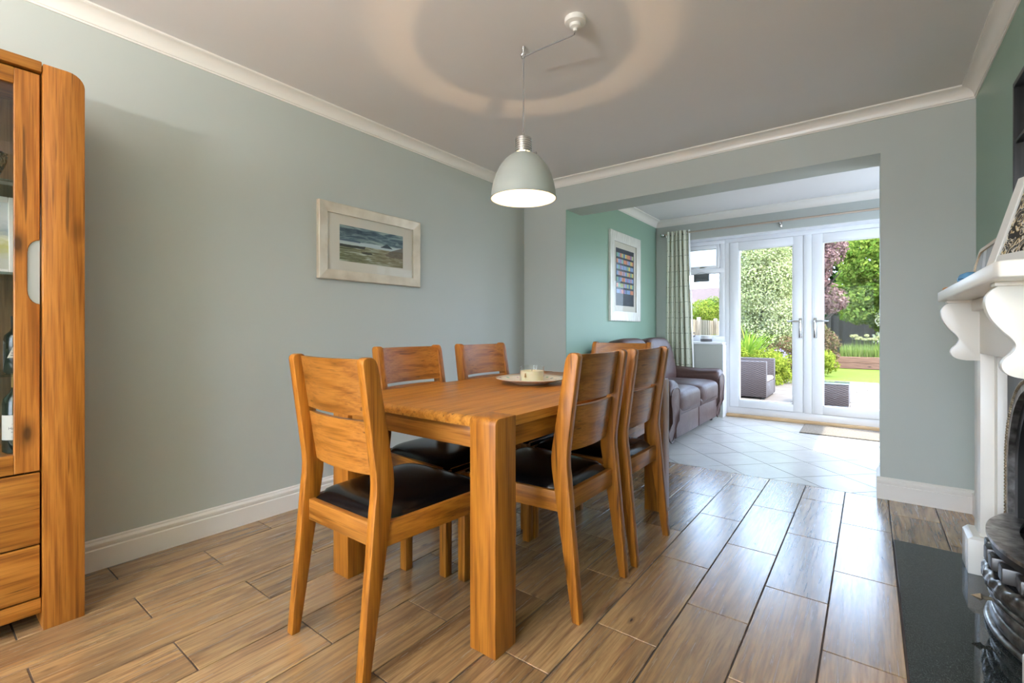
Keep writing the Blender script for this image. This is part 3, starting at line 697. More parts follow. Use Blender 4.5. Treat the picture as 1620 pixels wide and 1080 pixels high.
# ------------------------------------------------------------------ sofa (local: x out from the wall, y along it)
SX, SY0, SY1 = -2.165, 3.97, 5.815
sofa = thing('sofa', (SX, (SY0+SY1)/2, 0), 'worn brown leather two-seater sofa against the green wall', 'sofa')
SH = (SY1-SY0)/2; AW = .245; SDp = .83
base = MB(); base.box(.06, SDp-.055, -SH+.03, SH-.03, .055, .27, .02, 3); base.build('base', M_sofa, sofa)
for s in (-1, 1):
    y0, y1 = sorted((s*.012, s*(SH-AW+.012)))
    MB().box(SDp-.085, SDp-.030, y0-.006, y1+.006, .062, .285, .018, 3).build('front_panel', M_sofa, sofa)
    # arm: padded, rolled outwards at the top, front scroll
    yi = s*(SH-AW); yo = s*SH
    pr = [(yo-s*.05, .06), (yo-s*.03, .40), (yo, .46), (yo+s*.004, .53), (yo-s*.03, .585), (yo-s*.10, .610), (yi+s*.045, .600), (yi-s*.004, .555), (yi, .48), (yi+s*.012, .40), (yi+s*.012, .06)]
    pr = smoothpoly(pr, 2)
    def armfn(P):
        b = MB(); n = len(P); cy = sum(p[0] for p in P)/n; vs = []; fs = []
        xs = [(.05, .96), (.08, 1), (.35, 1), (.60, 1), (SDp-.09, 1), (SDp-.04, .992), (SDp-.012, .955), (SDp, .86)]
        for x, k in xs:
            for p in P:
                drop = -.018*max(0, (x-.25))/(SDp-.25)*(1 if p[1] > .35 else 0)
                vs.append((x if p[1] > .2 else min(x, SDp-.045), cy+(p[0]-cy)*k, .06+(p[1]-.06)*(k if k < 1 else 1)+drop+.012*math.sin(x*9)*(1 if p[1] > .5 else 0)))
        for i in range(len(xs)-1):
            for k in range(n): fs.append((i*n+k, i*n+(k+1) % n, (i+1)*n+(k+1) % n, (i+1)*n+k))
        fs.append(tuple(range(n))); fs.append(tuple((len(xs)-1)*n+k for k in range(n)))
        return b.add(vs, fs)
    A = armfn(pr).build('arm', M_sofa, sofa, smooth=60)
    pipe = [(SDp-.004, sum(p[0] for p in pr)/len(pr)+(p[0]-sum(q[0] for q in pr)/len(pr))*.90, .06+(p[1]-.06)*.885-.012) for p in pr]
    MB().tube([(SDp-.003 if p[2] > .2 else SDp-.04, p[1], p[2]) for p in pipe], .006, 6, close=True).build('piping', M_sofa, A, smooth=60)
    # seat and back cushions
    yc = s*(SH-AW)/2
    sc = MB().puff((.50, yc, .375), (.345, (SH-AW)/2+.006, .105), .32, 40, 20); sc.v = [(x, y, z+(.016*math.cos((y-yc)*4) if z > .40 else 0)) for x, y, z in sc.v]
    C_ = sc.build('seat_cushion', M_sofa, sofa, smooth=70)
    MB().box(.72, SDp-.010, min(yc-(SH-AW)/2, yc+(SH-AW)/2)+.004, max(yc-(SH-AW)/2, yc+(SH-AW)/2)-.004, .262, .345, .03, 4).build('cushion_border', M_sofa, C_, smooth=60)
    bc = MB().puff((.215, yc+s*.02, .66), (.135, (SH-AW)/2+.035, .285), .42, 40, 22, M=Matrix.Rotation(-.20, 4, 'Y')); bc.build('back_cushion', M_sofa, sofa, smooth=70)
MB().box(.02, .14, -SH+.05, SH-.05, .07, .86, .05, 4).build('back_frame', M_sofa, sofa, smooth=60)
for sx_, sy_ in ((.12, -1), (.12, 1), (.70, -1), (.70, 1)):
    MB().lathe([(.028, 0), (.030, .008), (.026, .062), (0, .062)], 14, c=(sx_, sy_*(SH-.14), 0)).build('foot', M_ironblack, sofa)

# ------------------------------------------------------------------ curtain pole and curtain
pole = thing('curtain_pole', (0, 5.858, 2.226), 'slim metal curtain pole above the french doors', 'curtain pole')
t = plain('brushed_bronze_metal', (.50, .42, .34, 1), .28, 1)
MB().tube([(-2.055, 0, 0), (.40, 0, 0)], .011, 10).build('rod', t, pole)
MB().lathe([(0, -.030)]+[(.030*math.sin(a), -.030*math.cos(a)) for a in [i/10*PI for i in range(1, 10)]]+[(0, .030)], 20, c=(-2.08, 0, 0)).build('finial', M_chrome, pole)
for x in (-.776, -2.03):
    b = MB().box(x-.008, x+.008, -.012, .058, -.036, -.008, .002); b.box(x-.012, x+.012, .050, .0615, -.06, .02, .002); b.build('bracket', M_chrome, pole)
cur = thing('curtain', (0, 5.852, 0), 'pale green curtain with a bamboo cane pattern drawn to the left', 'curtain')
cb = MB(); uvs = []
NU, NV = 150, 40
def cur_pt(u, v, off=0):
    z = .03+2.225*v; spread = 1+.20*(1-v)**1.2
    ph = u*2*PI*5.5; x = -2.035+(.27*u+.010*math.sin(ph*2+1))*spread-.03*(1-v)*(.6-u)
    amp = .030*(.85+.25*math.sin(u*9+1)); y = amp*math.sin(ph+.5*math.sin(v*2.2+u*5))*(1-.25*(1-v))-.012*(1-v)
    return (x, y+off, z)
vs = []; fs = []
for j in range(NV+1):
    for i in range(NU+1): vs.append(cur_pt(i/NU, j/NV)); uvs.append((i/NU*1.35, j/NV*2.225))
for j in range(NV):
    for i in range(NU): q = j*(NU+1)+i; fs.append((q, q+1, q+NU+2, q+NU+1))
cb.add(vs, fs)
t = NT('bamboo_print_fabric'); tc = t.n('UVMap'); tc.uv_map = 'UVMap'; mp = t.n('Mapping'); mp.inputs['Rotation'].default_value = (0, 0, PI/2); t.l(tc.outputs[0], mp.inputs[0])
nz = t.n('TexNoise'); nz.inputs['Scale'].default_value = 3.0; t.l(tc.outputs[0], nz.inputs[0]); vm = t.n('VectorMath', operation='MULTIPLY_ADD'); t.l(nz.outputs[1], vm.inputs[0]); vm.inputs[1].default_value = (.03, .03, 0); t.l(mp.outputs[0], vm.inputs[2])
bt = t.n('TexBrick'); t.l(vm.outputs[0], bt.inputs['Vector']); bt.inputs['Scale'].default_value = 1; bt.inputs['Brick Width'].default_value = .19; bt.inputs['Row Height'].default_value = .062; bt.inputs['Mortar Size'].default_value = .0028; bt.offset = .37
bt.inputs['Color1'].default_value = srgb(208, 209, 190); bt.inputs['Color2'].default_value = srgb(197, 201, 181); bt.inputs['Mortar'].default_value = srgb(104, 116, 100)
t.bsdf(bt.outputs[0], .85, 0, .2, bump=t.noise(t.coord('Object'), 300, 2), bstr=.1); M_curt = t.m
me = cb.mesh('fabric', M_curt, smooth=80); uvl = me.uv_layers.new(name='UVMap')
for lp in me.loops: uvl.data[lp.index].uv = uvs[lp.vertex_index]
link('fabric', me, cur)
# white lining showing at the leading edge
ln = MB(); ln.grid(lambda u, v: tuple(a+b_ for a, b_ in zip(cur_pt(1, v), (.003+.012*u, .014*u+.004, 0))), 2, 30); ln.build('lining', M_white, cur, smooth=80)
for k in range(6):
    u = (k+.5)/6; p = cur_pt(u, 1.0)
    MB().tube([(p[0], .006+.019*math.cos(a), 2.226+.019*math.sin(a)) for a in [i/14*2*PI for i in range(14)]], .004, 6, close=True).build('eyelet', M_chrome, cur, smooth=60)
for o in kids(cur):
    if o.name.startswith('fabric'): pass

# ------------------------------------------------------------------ doormat, things on the window
mat_t = NT('beige_coir'); mat_t.bsdf(mat_t.ramp(mat_t.noise(mat_t.coord('Object'), 90, 4, .7), [(.35, srgb(120, 110, 98)), (.65, srgb(172, 160, 146))]), .95, 0, .1, bump=mat_t.noise(mat_t.coord('Object'), 160, 3), bstr=.8, bdist=.006)
mt = thing('doormat', (-.15, 5.765, .0), 'flat grey-beige doormat on the tiles before the french doors', 'doormat')
MB().box(-.41, .41, -.26, .26, .0005, .011, .004, 2).build('pile', mat_t.m, mt); 
MB().box(-.415, .415, -.265, .265, .0003, .004).build('backing', plain('rubber', (.05, .05, .05, 1), .8), mt)
sp = thing('smart_speaker', (-1.585, 5.985, SZ+.012), 'small round grey and white gadget standing on the window sill', 'speaker')
MB().lathe([(.062, 0), (.066, .006), (.066, .034), (.0, .034)], 32).build('base_band', plain('charcoal_mesh_fabric', srgb(104, 102, 104), .8), sp)
MB().lathe([(0, .034), (.066, .034), (.066, .066), (.060, .074), (0, .074)], 32).build('top_band', plain('pale_grey_plastic', srgb(206, 204, 204), .5), sp)
orn = thing('ornament', (-1.805, 5.99, SZ+.012), 'brown ornament on the sill, half behind the curtain edge', 'ornament')
MB().lathe([(.035, 0), (.038, .01), (.02, .02), (.045, .05), (.052, .085), (.038, .12), (.015, .13), (.02, .15), (0, .152)], 20).build('body', plain('brown_glaze', srgb(120, 84, 74), .35), orn)
MB().tube([(.045, 0, .10), (.08, 0, .11), (.085, 0, .07), (.05, 0, .05)], .007, 8).build('handle', plain('dark_glaze', srgb(70, 54, 50), .35), orn)
sg = thing('hanging_sign', (-1.672, 6.098, 1.684), 'small slate-grey plaque hung inside the side window', 'sign')
MB().box(-.094, .094, -.004, .004, -.05, .047, .002).build('board', plain('slate_grey_board', srgb(84, 88, 88), .6), sg)
sq = MB(); 
sq.tube([(-.072, -.005, -.028), (-.066, -.005, .022), (-.045, -.005, .028), (-.040, -.005, .010), (-.062, -.005, .0)], .0028, 5)
sq.tube([(-.036+.0125*i, -.005, -.012+(.013 if i % 2 else -.004)) for i in range(9)], .0024, 5); sq.build('lettering', plain('dark_lettering', srgb(44, 46, 48), .6), sg)
MB().tube([(-.07, 0, .046), (0, 0, .072), (.07, 0, .046)], .0012, 5).build('string', M_ironblack, sg)

# ------------------------------------------------------------------ display cabinet against the left wall (local: x out, y along)
CX, CY0, CY1 = XL+.004, -.78, .412
cab = thing('display_cabinet', (CX, (CY0+CY1)/2, 0), 'tall rustic oak glazed display cabinet against the sage wall', 'cabinet')
cw = (CY1-CY0)/2; cd = .392; PTK = .108
for s in (-1, 1):
    r = .045; y0, y1 = s*(cw-PTK), s*cw
    pts = [(y0, 0), (y1, 0)]+[(y1-s*r+s*r*math.cos(a), 1.945-r+r*math.sin(a)) for a in [i/6*PI/2 for i in range(7)]]+[(y0, 1.945)]
    MB().prism(pts, 'x', 0, cd, bev=.0025).build('side_panel', oak_dark, cab)
iw = cw-PTK-.002; fd = cd-.020
MB().box(0, cd-.006, -iw, iw, 1.916, 1.952, .003).build('top_panel', oak_dark_y, cab)
MB().box(0, .012, -iw, iw, .06, 1.916).build('back_panel', wood('oak_back', 'z', (.22, .12, .05, 1), (.17, .085, .032, 1), (.10, .045, .015, 1), knots=False), cab)
MB().box(.012, fd-.028, -iw, iw, .575, .600).build('bottom_panel', oak_dark_y, cab)
MB().box(.012, fd-.004, -iw, iw, .054, .106, .002).build('plinth', oak_dark_y, cab)
MB().box(.05, .09, -iw, iw, 0, .054).build('plinth_foot', M_ironblack, cab)
for z in (.875, 1.225, 1.54): MB().box(.015, fd-.06, -iw+.003, iw-.003, z-.004, z+.004).build('glass_shelf', glass('shelf_glass', (.80, .90, .86, 1)), cab)
for s in (-1, 1):
    a, b_ = sorted((s*.0015, s*(iw-.003)))
    for z0, z1 in ((.112, .291), (.296, .541)):
        MB().box(fd-.022, fd, a, b_, z0, z1, .003).build('drawer', oak_dark_y, cab)
    dr = bpy.data.objects.new('door', None); col.objects.link(dr); dr.parent = cab
    stw = .062
    for q in (0, 1):
        p, w_ = (a, a+stw) if q == 0 else (b_-stw, b_)
        if (s > 0 and q == 1) or (s < 0 and q == 0):   # stile with the scooped finger pull
            hz0, hz1, hd = 1.120, 1.340, .030
            outer = w_ if q == 1 else p; sgn = -1 if q == 1 else 1; inner = p if q == 1 else w_
            ar = [(outer, hz0)]+[(outer+sgn*hd*math.sin(a2), hz0+.045*(1-math.cos(a2))) for a2 in [i/5*PI/2 for i in range(1, 6)]]+[(outer+sgn*hd*math.sin(a2), hz1-.045*(1-math.cos(a2))) for a2 in [i/5*PI/2 for i in range(5, 0, -1)]]+[(outer, hz1)]
            st_ = MB().prism([(inner, .547), (outer, .547)]+ar+[(outer, 1.910), (inner, 1.910)], 'x', fd-.022, fd, bev=.002, seg=1).build('stile', oak_dark, dr)
            pl_ = [(y*1.0, z) for y, z in ar]
            MB().prism(pl_, 'x', fd-.016, fd-.006).build('finger_pull', plain('pale_silver_pull', (.62, .62, .63, 1), .35, .6), dr)
        else:
            MB().box(fd-.022, fd, p, w_, .547, 1.910, .002).build('stile', oak_dark, dr)
    MB().box(fd-.022, fd-.0005, a+stw, b_-stw, .547, .612, .002).build('rail', oak_dark_y, dr); MB().box(fd-.022, fd-.0005, a+stw, b_-stw, 1.856, 1.910, .002).build('rail', oak_dark_y, dr)
    MB().box(fd-.014, fd-.010, a+stw-.004, b_-stw+.004, .608, 1.860).build('glass_pane', M_clear, dr)
# contents seen through the glass door
def bottle(name, x, y, z, label, body_m, cap_m, R=.0385, H=.30):
    o = thing(name, (x, y, z), label, 'bottle')
    MB().lathe([(0, .012), (R*.8, 0), (R, .006), (R, H*.60), (R*.93, H*.665), (R*.55, H*.735), (.0150, H*.79), (.0145, H*.93), (0, H*.93)], 28).build('glass_body', body_m, o, smooth=50)
    MB().lathe([(.0155, H*.80), (.0160, H*.985), (.0165, H*.988), (.0165, H), (0, H)], 20).build('capsule', cap_m, o)
    return o
M_bott = plain('dark_wine_glass', (.006, .010, .006, 1), .06, 0, .7)
M_gold = plain('gold_foil', srgb(176, 142, 82), .4, .3)
M_paper = plain('cream_label_paper', srgb(214, 210, 200), .7)
M_ink = plain('dark_ink', (.03, .03, .03, 1), .7)
wb_ = bottle('wine_bottle', -2.40, .259, .6015, 'wine bottle with a cream label and gold capsule on the cabinet floor', M_bott, M_gold, H=.285)
ang0 = math.atan2(-.259, 2.40)
Rl = .0389
lb = MB(); lb.grid(lambda u, v: (Rl*math.cos(ang0+(u-.5)*2.7), Rl*math.sin(ang0+(u-.5)*2.7), .048+.086*v), 20, 3)
lab = lb.build('paper_label', M_paper, wb_, smooth=60)
tx = MB()
def lab_fn(dz, R=Rl+.0003, da=.0): return lambda x, y: (R*math.cos(ang0+da+x/R), R*math.sin(ang0+da+x/R), dz+y)
tx.text('CHATEAU', .0062, lab_fn(.103)); tx.text('Haut-Ber', .0125, lab_fn(.088)); tx.text('BORDEAUX', .0060, lab_fn(.075))
f2 = lab_fn(.117)
for a_ in (-.008, -.003, .003, .008): tx.add([f2(a_-.0022, -.005), f2(a_+.0022, -.005), f2(a_+.003, .004), f2(a_, .006), f2(a_-.003, .003)], [(0, 1, 2, 3, 4)])
for d_ in (.060, .055): tx.add([lab_fn(d_)(-.014, -.0006), lab_fn(d_)(.014, -.0006), lab_fn(d_)(.014, .0006), lab_fn(d_)(-.014, .0006)], [(0, 1, 2, 3)])
tx.build('label_print', M_ink, lab, smooth=0)
b2 = bottle('tagged_bottle', -2.40, .258, .8795, 'dark bottle with a paper tag on the glass shelf above the wine bottle', M_bott, M_ironblack, R=.034, H=.20)
tg = MB().prism([(-.028, .055), (.030, .055), (.022, .092), (-.012, .100)], 'x', .0372, .0382); tgo = tg.build('paper_tag', M_paper, b2)
tl_ = MB(); 
for d_, w_ in ((.064, .020), (.072, .018), (.080, .014)): tl_.box(.0383, .0386, -w_, w_*.8, d_-.001, d_+.001)
tl_.build('tag_writing', M_ink, tgo, smooth=0)
MB().tube([(.037+.0*a, .012+.010*math.cos(a), .112+.014*math.sin(a)) for a in [i/12*2*PI for i in range(12)]], .0016, 6, close=True).build('tag_ring', M_chrome, b2)
def smallframe(x, y, z, w, h, lean, label, art, fm, fw=.014, name='photo_frame', rz=0):
    o = thing(name, (x, y, z), label, 'photo frame', rz=rz); M_ = Matrix.Rotation(-lean, 4, 'Y')
    for k, (a, c, e, g_) in enumerate(((-w/2, -w/2+fw, 0, h), (w/2-fw, w/2, 0, h), (-w/2+fw, w/2-fw, 0, fw), (-w/2+fw, w/2-fw, h-fw, h))): MB().box(-.006, .008, a, c, e, g_, .002, 1, M=M_).build('frame_side', fm, o)
    MB().box(-.004, .002, -w/2+fw, w/2-fw, fw, h-fw, M=M_).build('photo', art, o)
    return o
t = NT('pale_landscape_photo'); sp_ = t.n('SeparateXYZ'); t.l(t.coord('Generated'), sp_.inputs[0]); nn = t.noise(t.coord('Generated', (1, 3, 9)), 2, 4)
t.bsdf(t.ramp(t.math('MULTIPLY_ADD', nn, .25, t.math('SUBTRACT', sp_.outputs[2], .12)), [(.15, srgb(196, 196, 186)), (.33, srgb(188, 186, 116)), (.45, srgb(216, 214, 190)), (.55, srgb(150, 160, 168)), (.8, srgb(206, 210, 214))]), .4); M_ph = t.m
smallframe(-2.47, .135, 1.2295, .26, .285, .10, 'white framed landscape photo on the middle glass shelf', M_ph, M_white, .020)
t = NT('dark_photo'); t.bsdf(t.ramp(t.noise(t.coord('Generated', (1, 4, 4)), 3, 4), [(.4, srgb(110, 112, 118)), (.6, srgb(196, 196, 200))]), .4); M_ph2 = t.m
smallframe(-2.50, .11, .8795, .21, .115, .08, 'small white framed photo lying wide behind the tagged bottle', M_ph2, M_white, .014)
bw_ = thing('cut_glass_bowl', (-2.42, .165, 1.5445), 'dark cut glass bowl on the top glass shelf of the cabinet', 'bowl')
t = NT('cut_glass'); t.bsdf(t.ramp(t.noise(t.coord('Object'), 70, 4, .7), [(.42, (.02, .022, .022)), (.6, (.25, .26, .26))]), .12, 0, .8); M_cut = t.m
MB().lathe([(0, .004), (.035, 0), (.04, .006), (.055, .03), (.070, .07), (.074, .10), (.070, .10), (.05, .03), (0, .015)], 24).build('bowl_body', M_cut, bw_, smooth=30)

# ------------------------------------------------------------------ fireplace
MY0, MY1, MX = 1.62, 2.85, .243
FC = (MY0+MY1)/2
hearth = thing('hearth', (0, FC, 0), 'polished black granite hearth slab laid in front of the fireplace', 'hearth')
MB().box(.0935, XR-.001, -.714, .717, -.003, .010, .0015, 1).build('slab', M_granite, hearth)
fp = thing('fireplace_surround', (XR-.001, FC, .010), 'cream-white painted wooden mantelpiece with wavy scroll corbels', 'mantelpiece')
def fx(x): return x-(XR-.001)
sh_ = [(fx(XR-.001), MY0-FC), (fx(MX+.03), MY0-FC), (fx(MX+.008), MY0-FC+.008), (fx(MX), MY0-FC+.03), (fx(MX), MY1-FC-.012), (fx(MX+.012), MY1-FC), (fx(XR-.001), MY1-FC)]
MB().prism(sh_, 'z', 1.148, 1.190, bev=.005, seg=3).build('mantel_shelf', M_mantel, fp)
MB().box(fx(.365), fx(XR-.002), -.535, .638, .925, 1.146, .002).build('frieze', M_mantel, fp)
LEGX = .366
for s in (-1, 1):
    ib_ = .5 if s > 0 else .40; y0, y1 = sorted((s*ib_, s*(ib_+.135))); y0, y1 = (y0+.003, y1+.003)
    MB().box(fx(LEGX), fx(XR-.002), y0, y1, .16, .925, .003).build('pilaster', M_mantel, fp)
    e0, e1 = sorted((y0, y1))
    pb = MB().box(fx(.328), fx(XR-.002), e0-.008, e1+.008, 0, .145, .002); pb.prism([(fx(.328), .144), (fx(.345), .160), (fx(XR-.002), .160), (fx(XR-.002), .144)], 'y', e0-.008, e1+.008, bev=.001, seg=1)
    pb.build('plinth_block', M_mantel, fp)
    ys = s*ib_; y0, y1 = sorted((ys-s*.050, ys+s*.002)); MB().box(fx(.408), fx(XR-.002), y0, y1, 0, .93, .002).build('inner_slip', M_mantel, fp)
    # corbel: wavy S profile in the x-z plane
    P = [(.366, 1.136), (.270, 1.136), (.257, 1.128), (.2455, 1.108), (.246, 1.080), (.256, 1.050), (.276, 1.020), (.296, .998), (.304, .980), (.298, .962), (.282, .946), (.275, .928), (.280, .910), (.296, .898), (.325, .893), (.366, .893)]
    P = open_chaikin(P[1:-1], 2); P = [(.366, 1.136)]+P+[(.366, .893)]
    co_ = .503 if s > 0 else .432; y0, y1 = sorted((s*co_, s*(co_+.040))); MB().prism([(fx(a), b_) for a, b_ in P], 'y', y0, y1, bev=.003, seg=2).build('corbel', M_mantel, fp, smooth=30)
    MB().box(fx(.262), fx(.366), y0-.006, y1+.006, 1.136, 1.148, .003).build('corbel_cap', M_mantel, fp)
MB().box(fx(.34), fx(.366), -.525, .628, 1.10, 1.147, .004).build('bed_mould', M_mantel, fp)

ins = thing('cast_iron_fireplace', (.0, FC+.04, .010), 'arched cast iron fireplace insert with a bowed basket grate', 'fireplace')
AR, AZ = .362, .492
def arch(r0, r1, x0, x1, zb=0, n=24):
    o_ = [(-r1, zb)]+[(-r1*math.cos(a), AZ+r1*math.sin(a)) for a in [i/n*PI for i in range(n+1)]]+[(r1, zb)]
    i_ = [(-r0, zb)]+[(-r0*math.cos(a), AZ+r0*math.sin(a)) for a in [i/n*PI for i in range(n+1)]]+[(r0, zb)]
    b = MB(); n2 = len(o_); vs = []
    for x in (x0, x1):
        vs += [(x, *p) for p in o_]+[(x, *p) for p in i_]
    fs = []
    for i in range(n2-1):
        fs += [(i, i+1, n2+i+1, n2+i), (2*n2+i, 3*n2+i, 3*n2+i+1, 2*n2+i+1), (i, 2*n2+i, 2*n2+i+1, i+1), (n2+i, n2+i+1, 3*n2+i+1, 3*n2+i)]
    for i in (0, n2-1): fs.append((i, n2+i, 3*n2+i, 2*n2+i))
    return b.add(vs, fs)
bp = MB(); outer = [(-.386, 0), (-.386, .905), (.406, .905), (.406, 0)]; inner = [(AR, 0)]+[(AR*math.cos(a), AZ+AR*math.sin(a)) for a in [i/24*PI for i in range(25)]]+[(-AR, 0)]
pp = outer+inner; bp.prism(pp, 'x', .436, .458); bp.build('face_plate', M_ironblack, ins, smooth=20)
arch(AR-.030, AR+.002, .425, .450).build('arch_moulding', M_iron, ins, smooth=30)
arch(AR-.075, AR-.030, .444, .468).build('arch_inner_band', M_ironblack, ins, smooth=30)
bead = MB(); arcp = [(-AR, z) for z in np.arange(.02, AZ, .013)]+[(-AR*math.cos(a), AZ+AR*math.sin(a)) for a in np.arange(0, PI, .013/AR)]+[(AR, z) for z in np.arange(.02, AZ, .013)]
for y, z in arcp:
    bead.lathe([(0, -.0075), (.005, -.006), (.0085, 0), (.005, .006), (0, .0075)], 6, M=Matrix.Translation((.426, y, z)) @ Matrix.Rotation(PI/2, 4, 'Y'))
tag(bead.build('beaded_edge', M_bronze, ins, smooth=60), kind='stuff')
MB().grid(lambda u, v: (.468, -(AR-.03)+2*(AR-.03)*u, .0+.86*v), 1, 1).build('firebox_back', plain('soot_black', (.008, .008, .008, 1), .9), ins)
# bowed basket in front
def bow(v, extra=0): return .333-extra+.10*abs(v)**2.2     # v in -1..1
HWD = .30
def bowbar(z0, z1, dep, ex, hw=HWD, n=28):
    b = MB()
    def fn(u, v, side):
        w_ = u*2-1; return (bow(w_, ex)+(dep if side else 0), w_*hw+.02, z0+(z1-z0)*v)
    return b.slab(fn, n, 1)
bowbar(.300, .312, .085, .006, .33).build('grate_top_ring', M_iron, ins)
bowbar(.268, .299, .03, -.004).build('grate_bar', M_ironblack, ins)
def torus_mould(zc, rz, rx, ex, m, nm, wav=0):
    b = MB()
    def fn(u, v):
        w_ = u*2-1; a = v*2*PI; k = 1+wav*math.sin(u*70)*math.sin(a*2+u*20)
        return (bow(w_, ex)+.012-rx*k*math.cos(a), w_*HWD+.02, zc+rz*k*math.sin(a))
    b.grid(fn, 120 if wav else 30, 14); return b.build(nm, m, ins, smooth=60)
for k in range(8):
    w_ = -0.93+k*.266; x = bow(w_, .010)
    MB().box(x, x+.085, w_*HWD+.02-.028, w_*HWD+.02+.028, .206+.006*(k % 2), .258, .006, 2).build('coal_bar', plain('dark_worn_iron', (.10, .095, .09, 1), .38, .8), ins)
torus_mould(.165, .030, .020, .010, M_iron, 'scroll_moulding', .16)
torus_mould(.120, .012, .014, .004, M_iron, 'grate_rail'); torus_mould(.086, .020, .008, .0, M_iron, 'grate_rail'); torus_mould(.045, .022, .010, .002, M_iron, 'grate_rail'); torus_mould(.012, .012, .016, .008, M_iron, 'grate_rail')
bowbar(.0, .20, .02, -.012).build('grate_front', M_ironblack, ins)
kx = bow(.05, 0); kn = MB(); kn.tube([(kx+.01, .035, .086), (kx-.018, .028, .086)], .006, 8)
b4 = MB(); b4.lathe([(.004, 0), (.0135, .008), (.0, .034)], 4, M=Matrix.Translation((kx-.016, .028, .086)) @ Matrix.Rotation(-PI/2, 4, 'Y')); kn.v += []; 
kn.build('damper_rod', M_bronze, ins); b4.build('damper_knob', M_bronze, ins, smooth=0)

# mirror above the mantel
mir = thing('wall_mirror', (XR-.001, FC, 1.30), 'black metal window-style mirror on the green wall above the mantelpiece', 'mirror')
mw, mz = .455, .707
fm = MB()
for s in (-1, 1): MB().box(-.022, 0, min(s*mw, s*(mw-.020)), max(s*mw, s*(mw-.020)), 0, mz, .002).build('frame_side', M_ironblack, mir)
for z in (0, mz-.02): MB().box(-.0221, 0, -mw+.02, mw-.02, z, z+.02, .002).build('frame_side', M_ironblack, mir)
for z in (.236, .472): MB().box(-.018, -.004, -mw+.02, mw-.02, z-.006, z+.006).build('glazing_bar', M_ironblack, mir)
for y in (-.152, .152): MB().box(-.0182, -.004, y-.006, y+.006, .02, mz-.02).build('glazing_bar', M_ironblack, mir)
MB().box(-.006, -.001, -mw+.02, mw-.02, .02, mz-.02).build('mirror_glass', M_mirror, mir)

# things on the mantel
MZ = 1.2005
wf = thing('wooden_photo_frame', (.335, 2.44, MZ), 'wide photo frame with a pale wood edge leaning on the green wall', 'photo frame')
fw_, fh_ = .27, .160; M_ = Matrix.Rotation(.20, 4, 'Y')
t_w = wood('pale_frame_wood', 'y', (.62, .50, .34, 1), (.52, .40, .26, 1), (.38, .27, .16, 1), knots=False)
rrp = []
for cx_, cz_, a0 in ((fw_-.05, fh_-.05, 0), (-fw_+.05, fh_-.05, PI/2), (-fw_+.02, .02, PI), (fw_-.02, .02, 1.5*PI)):
    rr_ = .05 if cz_ > .05 else .02
    for i in range(6): a = a0+i/5*PI/2; rrp.append((cx_+rr_*math.cos(a), cz_+rr_*math.sin(a)))
ib = [(y*.93, .008+(z-.008)*.90) for y, z in rrp]
b = MB(); n = len(rrp)
vs = [(x, *p) for x in (-.009, .009) for p in rrp]+[(x, *p) for x in (-.009, .009) for p in ib]; vs = [tuple(M_ @ Vector(p)) for p in vs]
fs = []
for i in range(n):
    j = (i+1) % n; fs += [(i, j, n+j, n+i), (2*n+i, 3*n+i, 3*n+j, 2*n+j), (i, 2*n+i, 2*n+j, j), (n+i, n+j, 3*n+j, 3*n+i)]
b.add(vs, fs).build('frame_edge', t_w, wf, smooth=30)
b = MB(); b.prism(ib, 'x', -.004, .004); b.v = [tuple(M_ @ Vector(p)) for p in b.v]
t = NT('grey_striped_photo'); sp_ = t.n('SeparateXYZ'); t.l(t.coord('Generated', (1, 1, 1), rot=(.25, 0, 0)), sp_.inputs[0]); wv_ = t.math('FRACT', t.math('MULTIPLY', sp_.outputs[1], 2.2))
t.bsdf(t.mix(t.math('LESS_THAN', wv_, .25), srgb(150, 146, 142), srgb(200, 196, 190)), .25); b.build('photo', t.m, wf)
cpr = thing('copper_tealight_holder', (.405, 2.26, MZ), 'cluster of polished copper tubes standing on the mantel shelf', 'candle holder')
for x, y, h in ((0, .055, .195), (-.012, .005, .200), (.022, -.025, .205), (-.006, -.055, .208)):
    MB().lathe([(0, 0), (.021, 0), (.021, h), (.0185, h), (.0185, .02), (0, .02)], 20, c=(x, y, 0)).build('tube', M_copper, cpr)
t = NT('black_white_print'); nn = t.noise(t.coord('Generated', (1, 4, 4)), 1.2, 2, .5, 2.5); t.bsdf(t.ramp(nn, [(.46, (.01, .01, .01)), (.50, srgb(200, 176, 120)), (.54, (.6, .58, .55)), (.6, (.01, .01, .01))]), .3); M_bw = t.m
lf = smallframe(.300, 1.725, MZ, .20, .25, .30, 'pale grey frame with a black swirling print at the near mantel end', M_bw, plain('pale_grey_frame', srgb(196, 194, 188), .4), .030, rz=PI+.42)
blu = thing('blue_glass_paperweight', (.292, 2.38, MZ), 'blue glass paperweight on the mantel edge before the wooden frame', 'paperweight')
MB().lathe([(0, 0), (.022, 0), (.034, .008), (.036, .018), (.028, .034), (.012, .042), (0, .043)], 24).build('glass_dome', plain('blue_glass', srgb(96, 150, 190), .08, 0, .7), blu, smooth=60)
MB().lathe([(0, .012), (.022, .012), (.0365, .016), (.0365, .018), (.0, .02)], 24).build('dark_band', plain('dark_blue_glass', srgb(40, 52, 66), .1), blu, smooth=60)
def pebble(y, x, r, c, label, name='beach_pebble'):
    o = thing(name, (x, y, MZ), label, 'pebble')
    b = MB(); b.puff((0, 0, r*.6), (r*1.2, r, r*.62), .9, 14, 10); b.build('stone', plain('stone_'+label.split()[1], c, .4), o, smooth=70)
    return o
pebble(2.765, .268, .014, srgb(206, 142, 84), 'small orange pebble near the far end of the mantel shelf')
pebble(2.66, .272, .011, srgb(150, 156, 152), 'tiny grey pebble between the orange pebble and blue glass')
pebble(2.53, .276, .013, srgb(168, 116, 88), 'tiny brown pebble beside the blue glass paperweight')

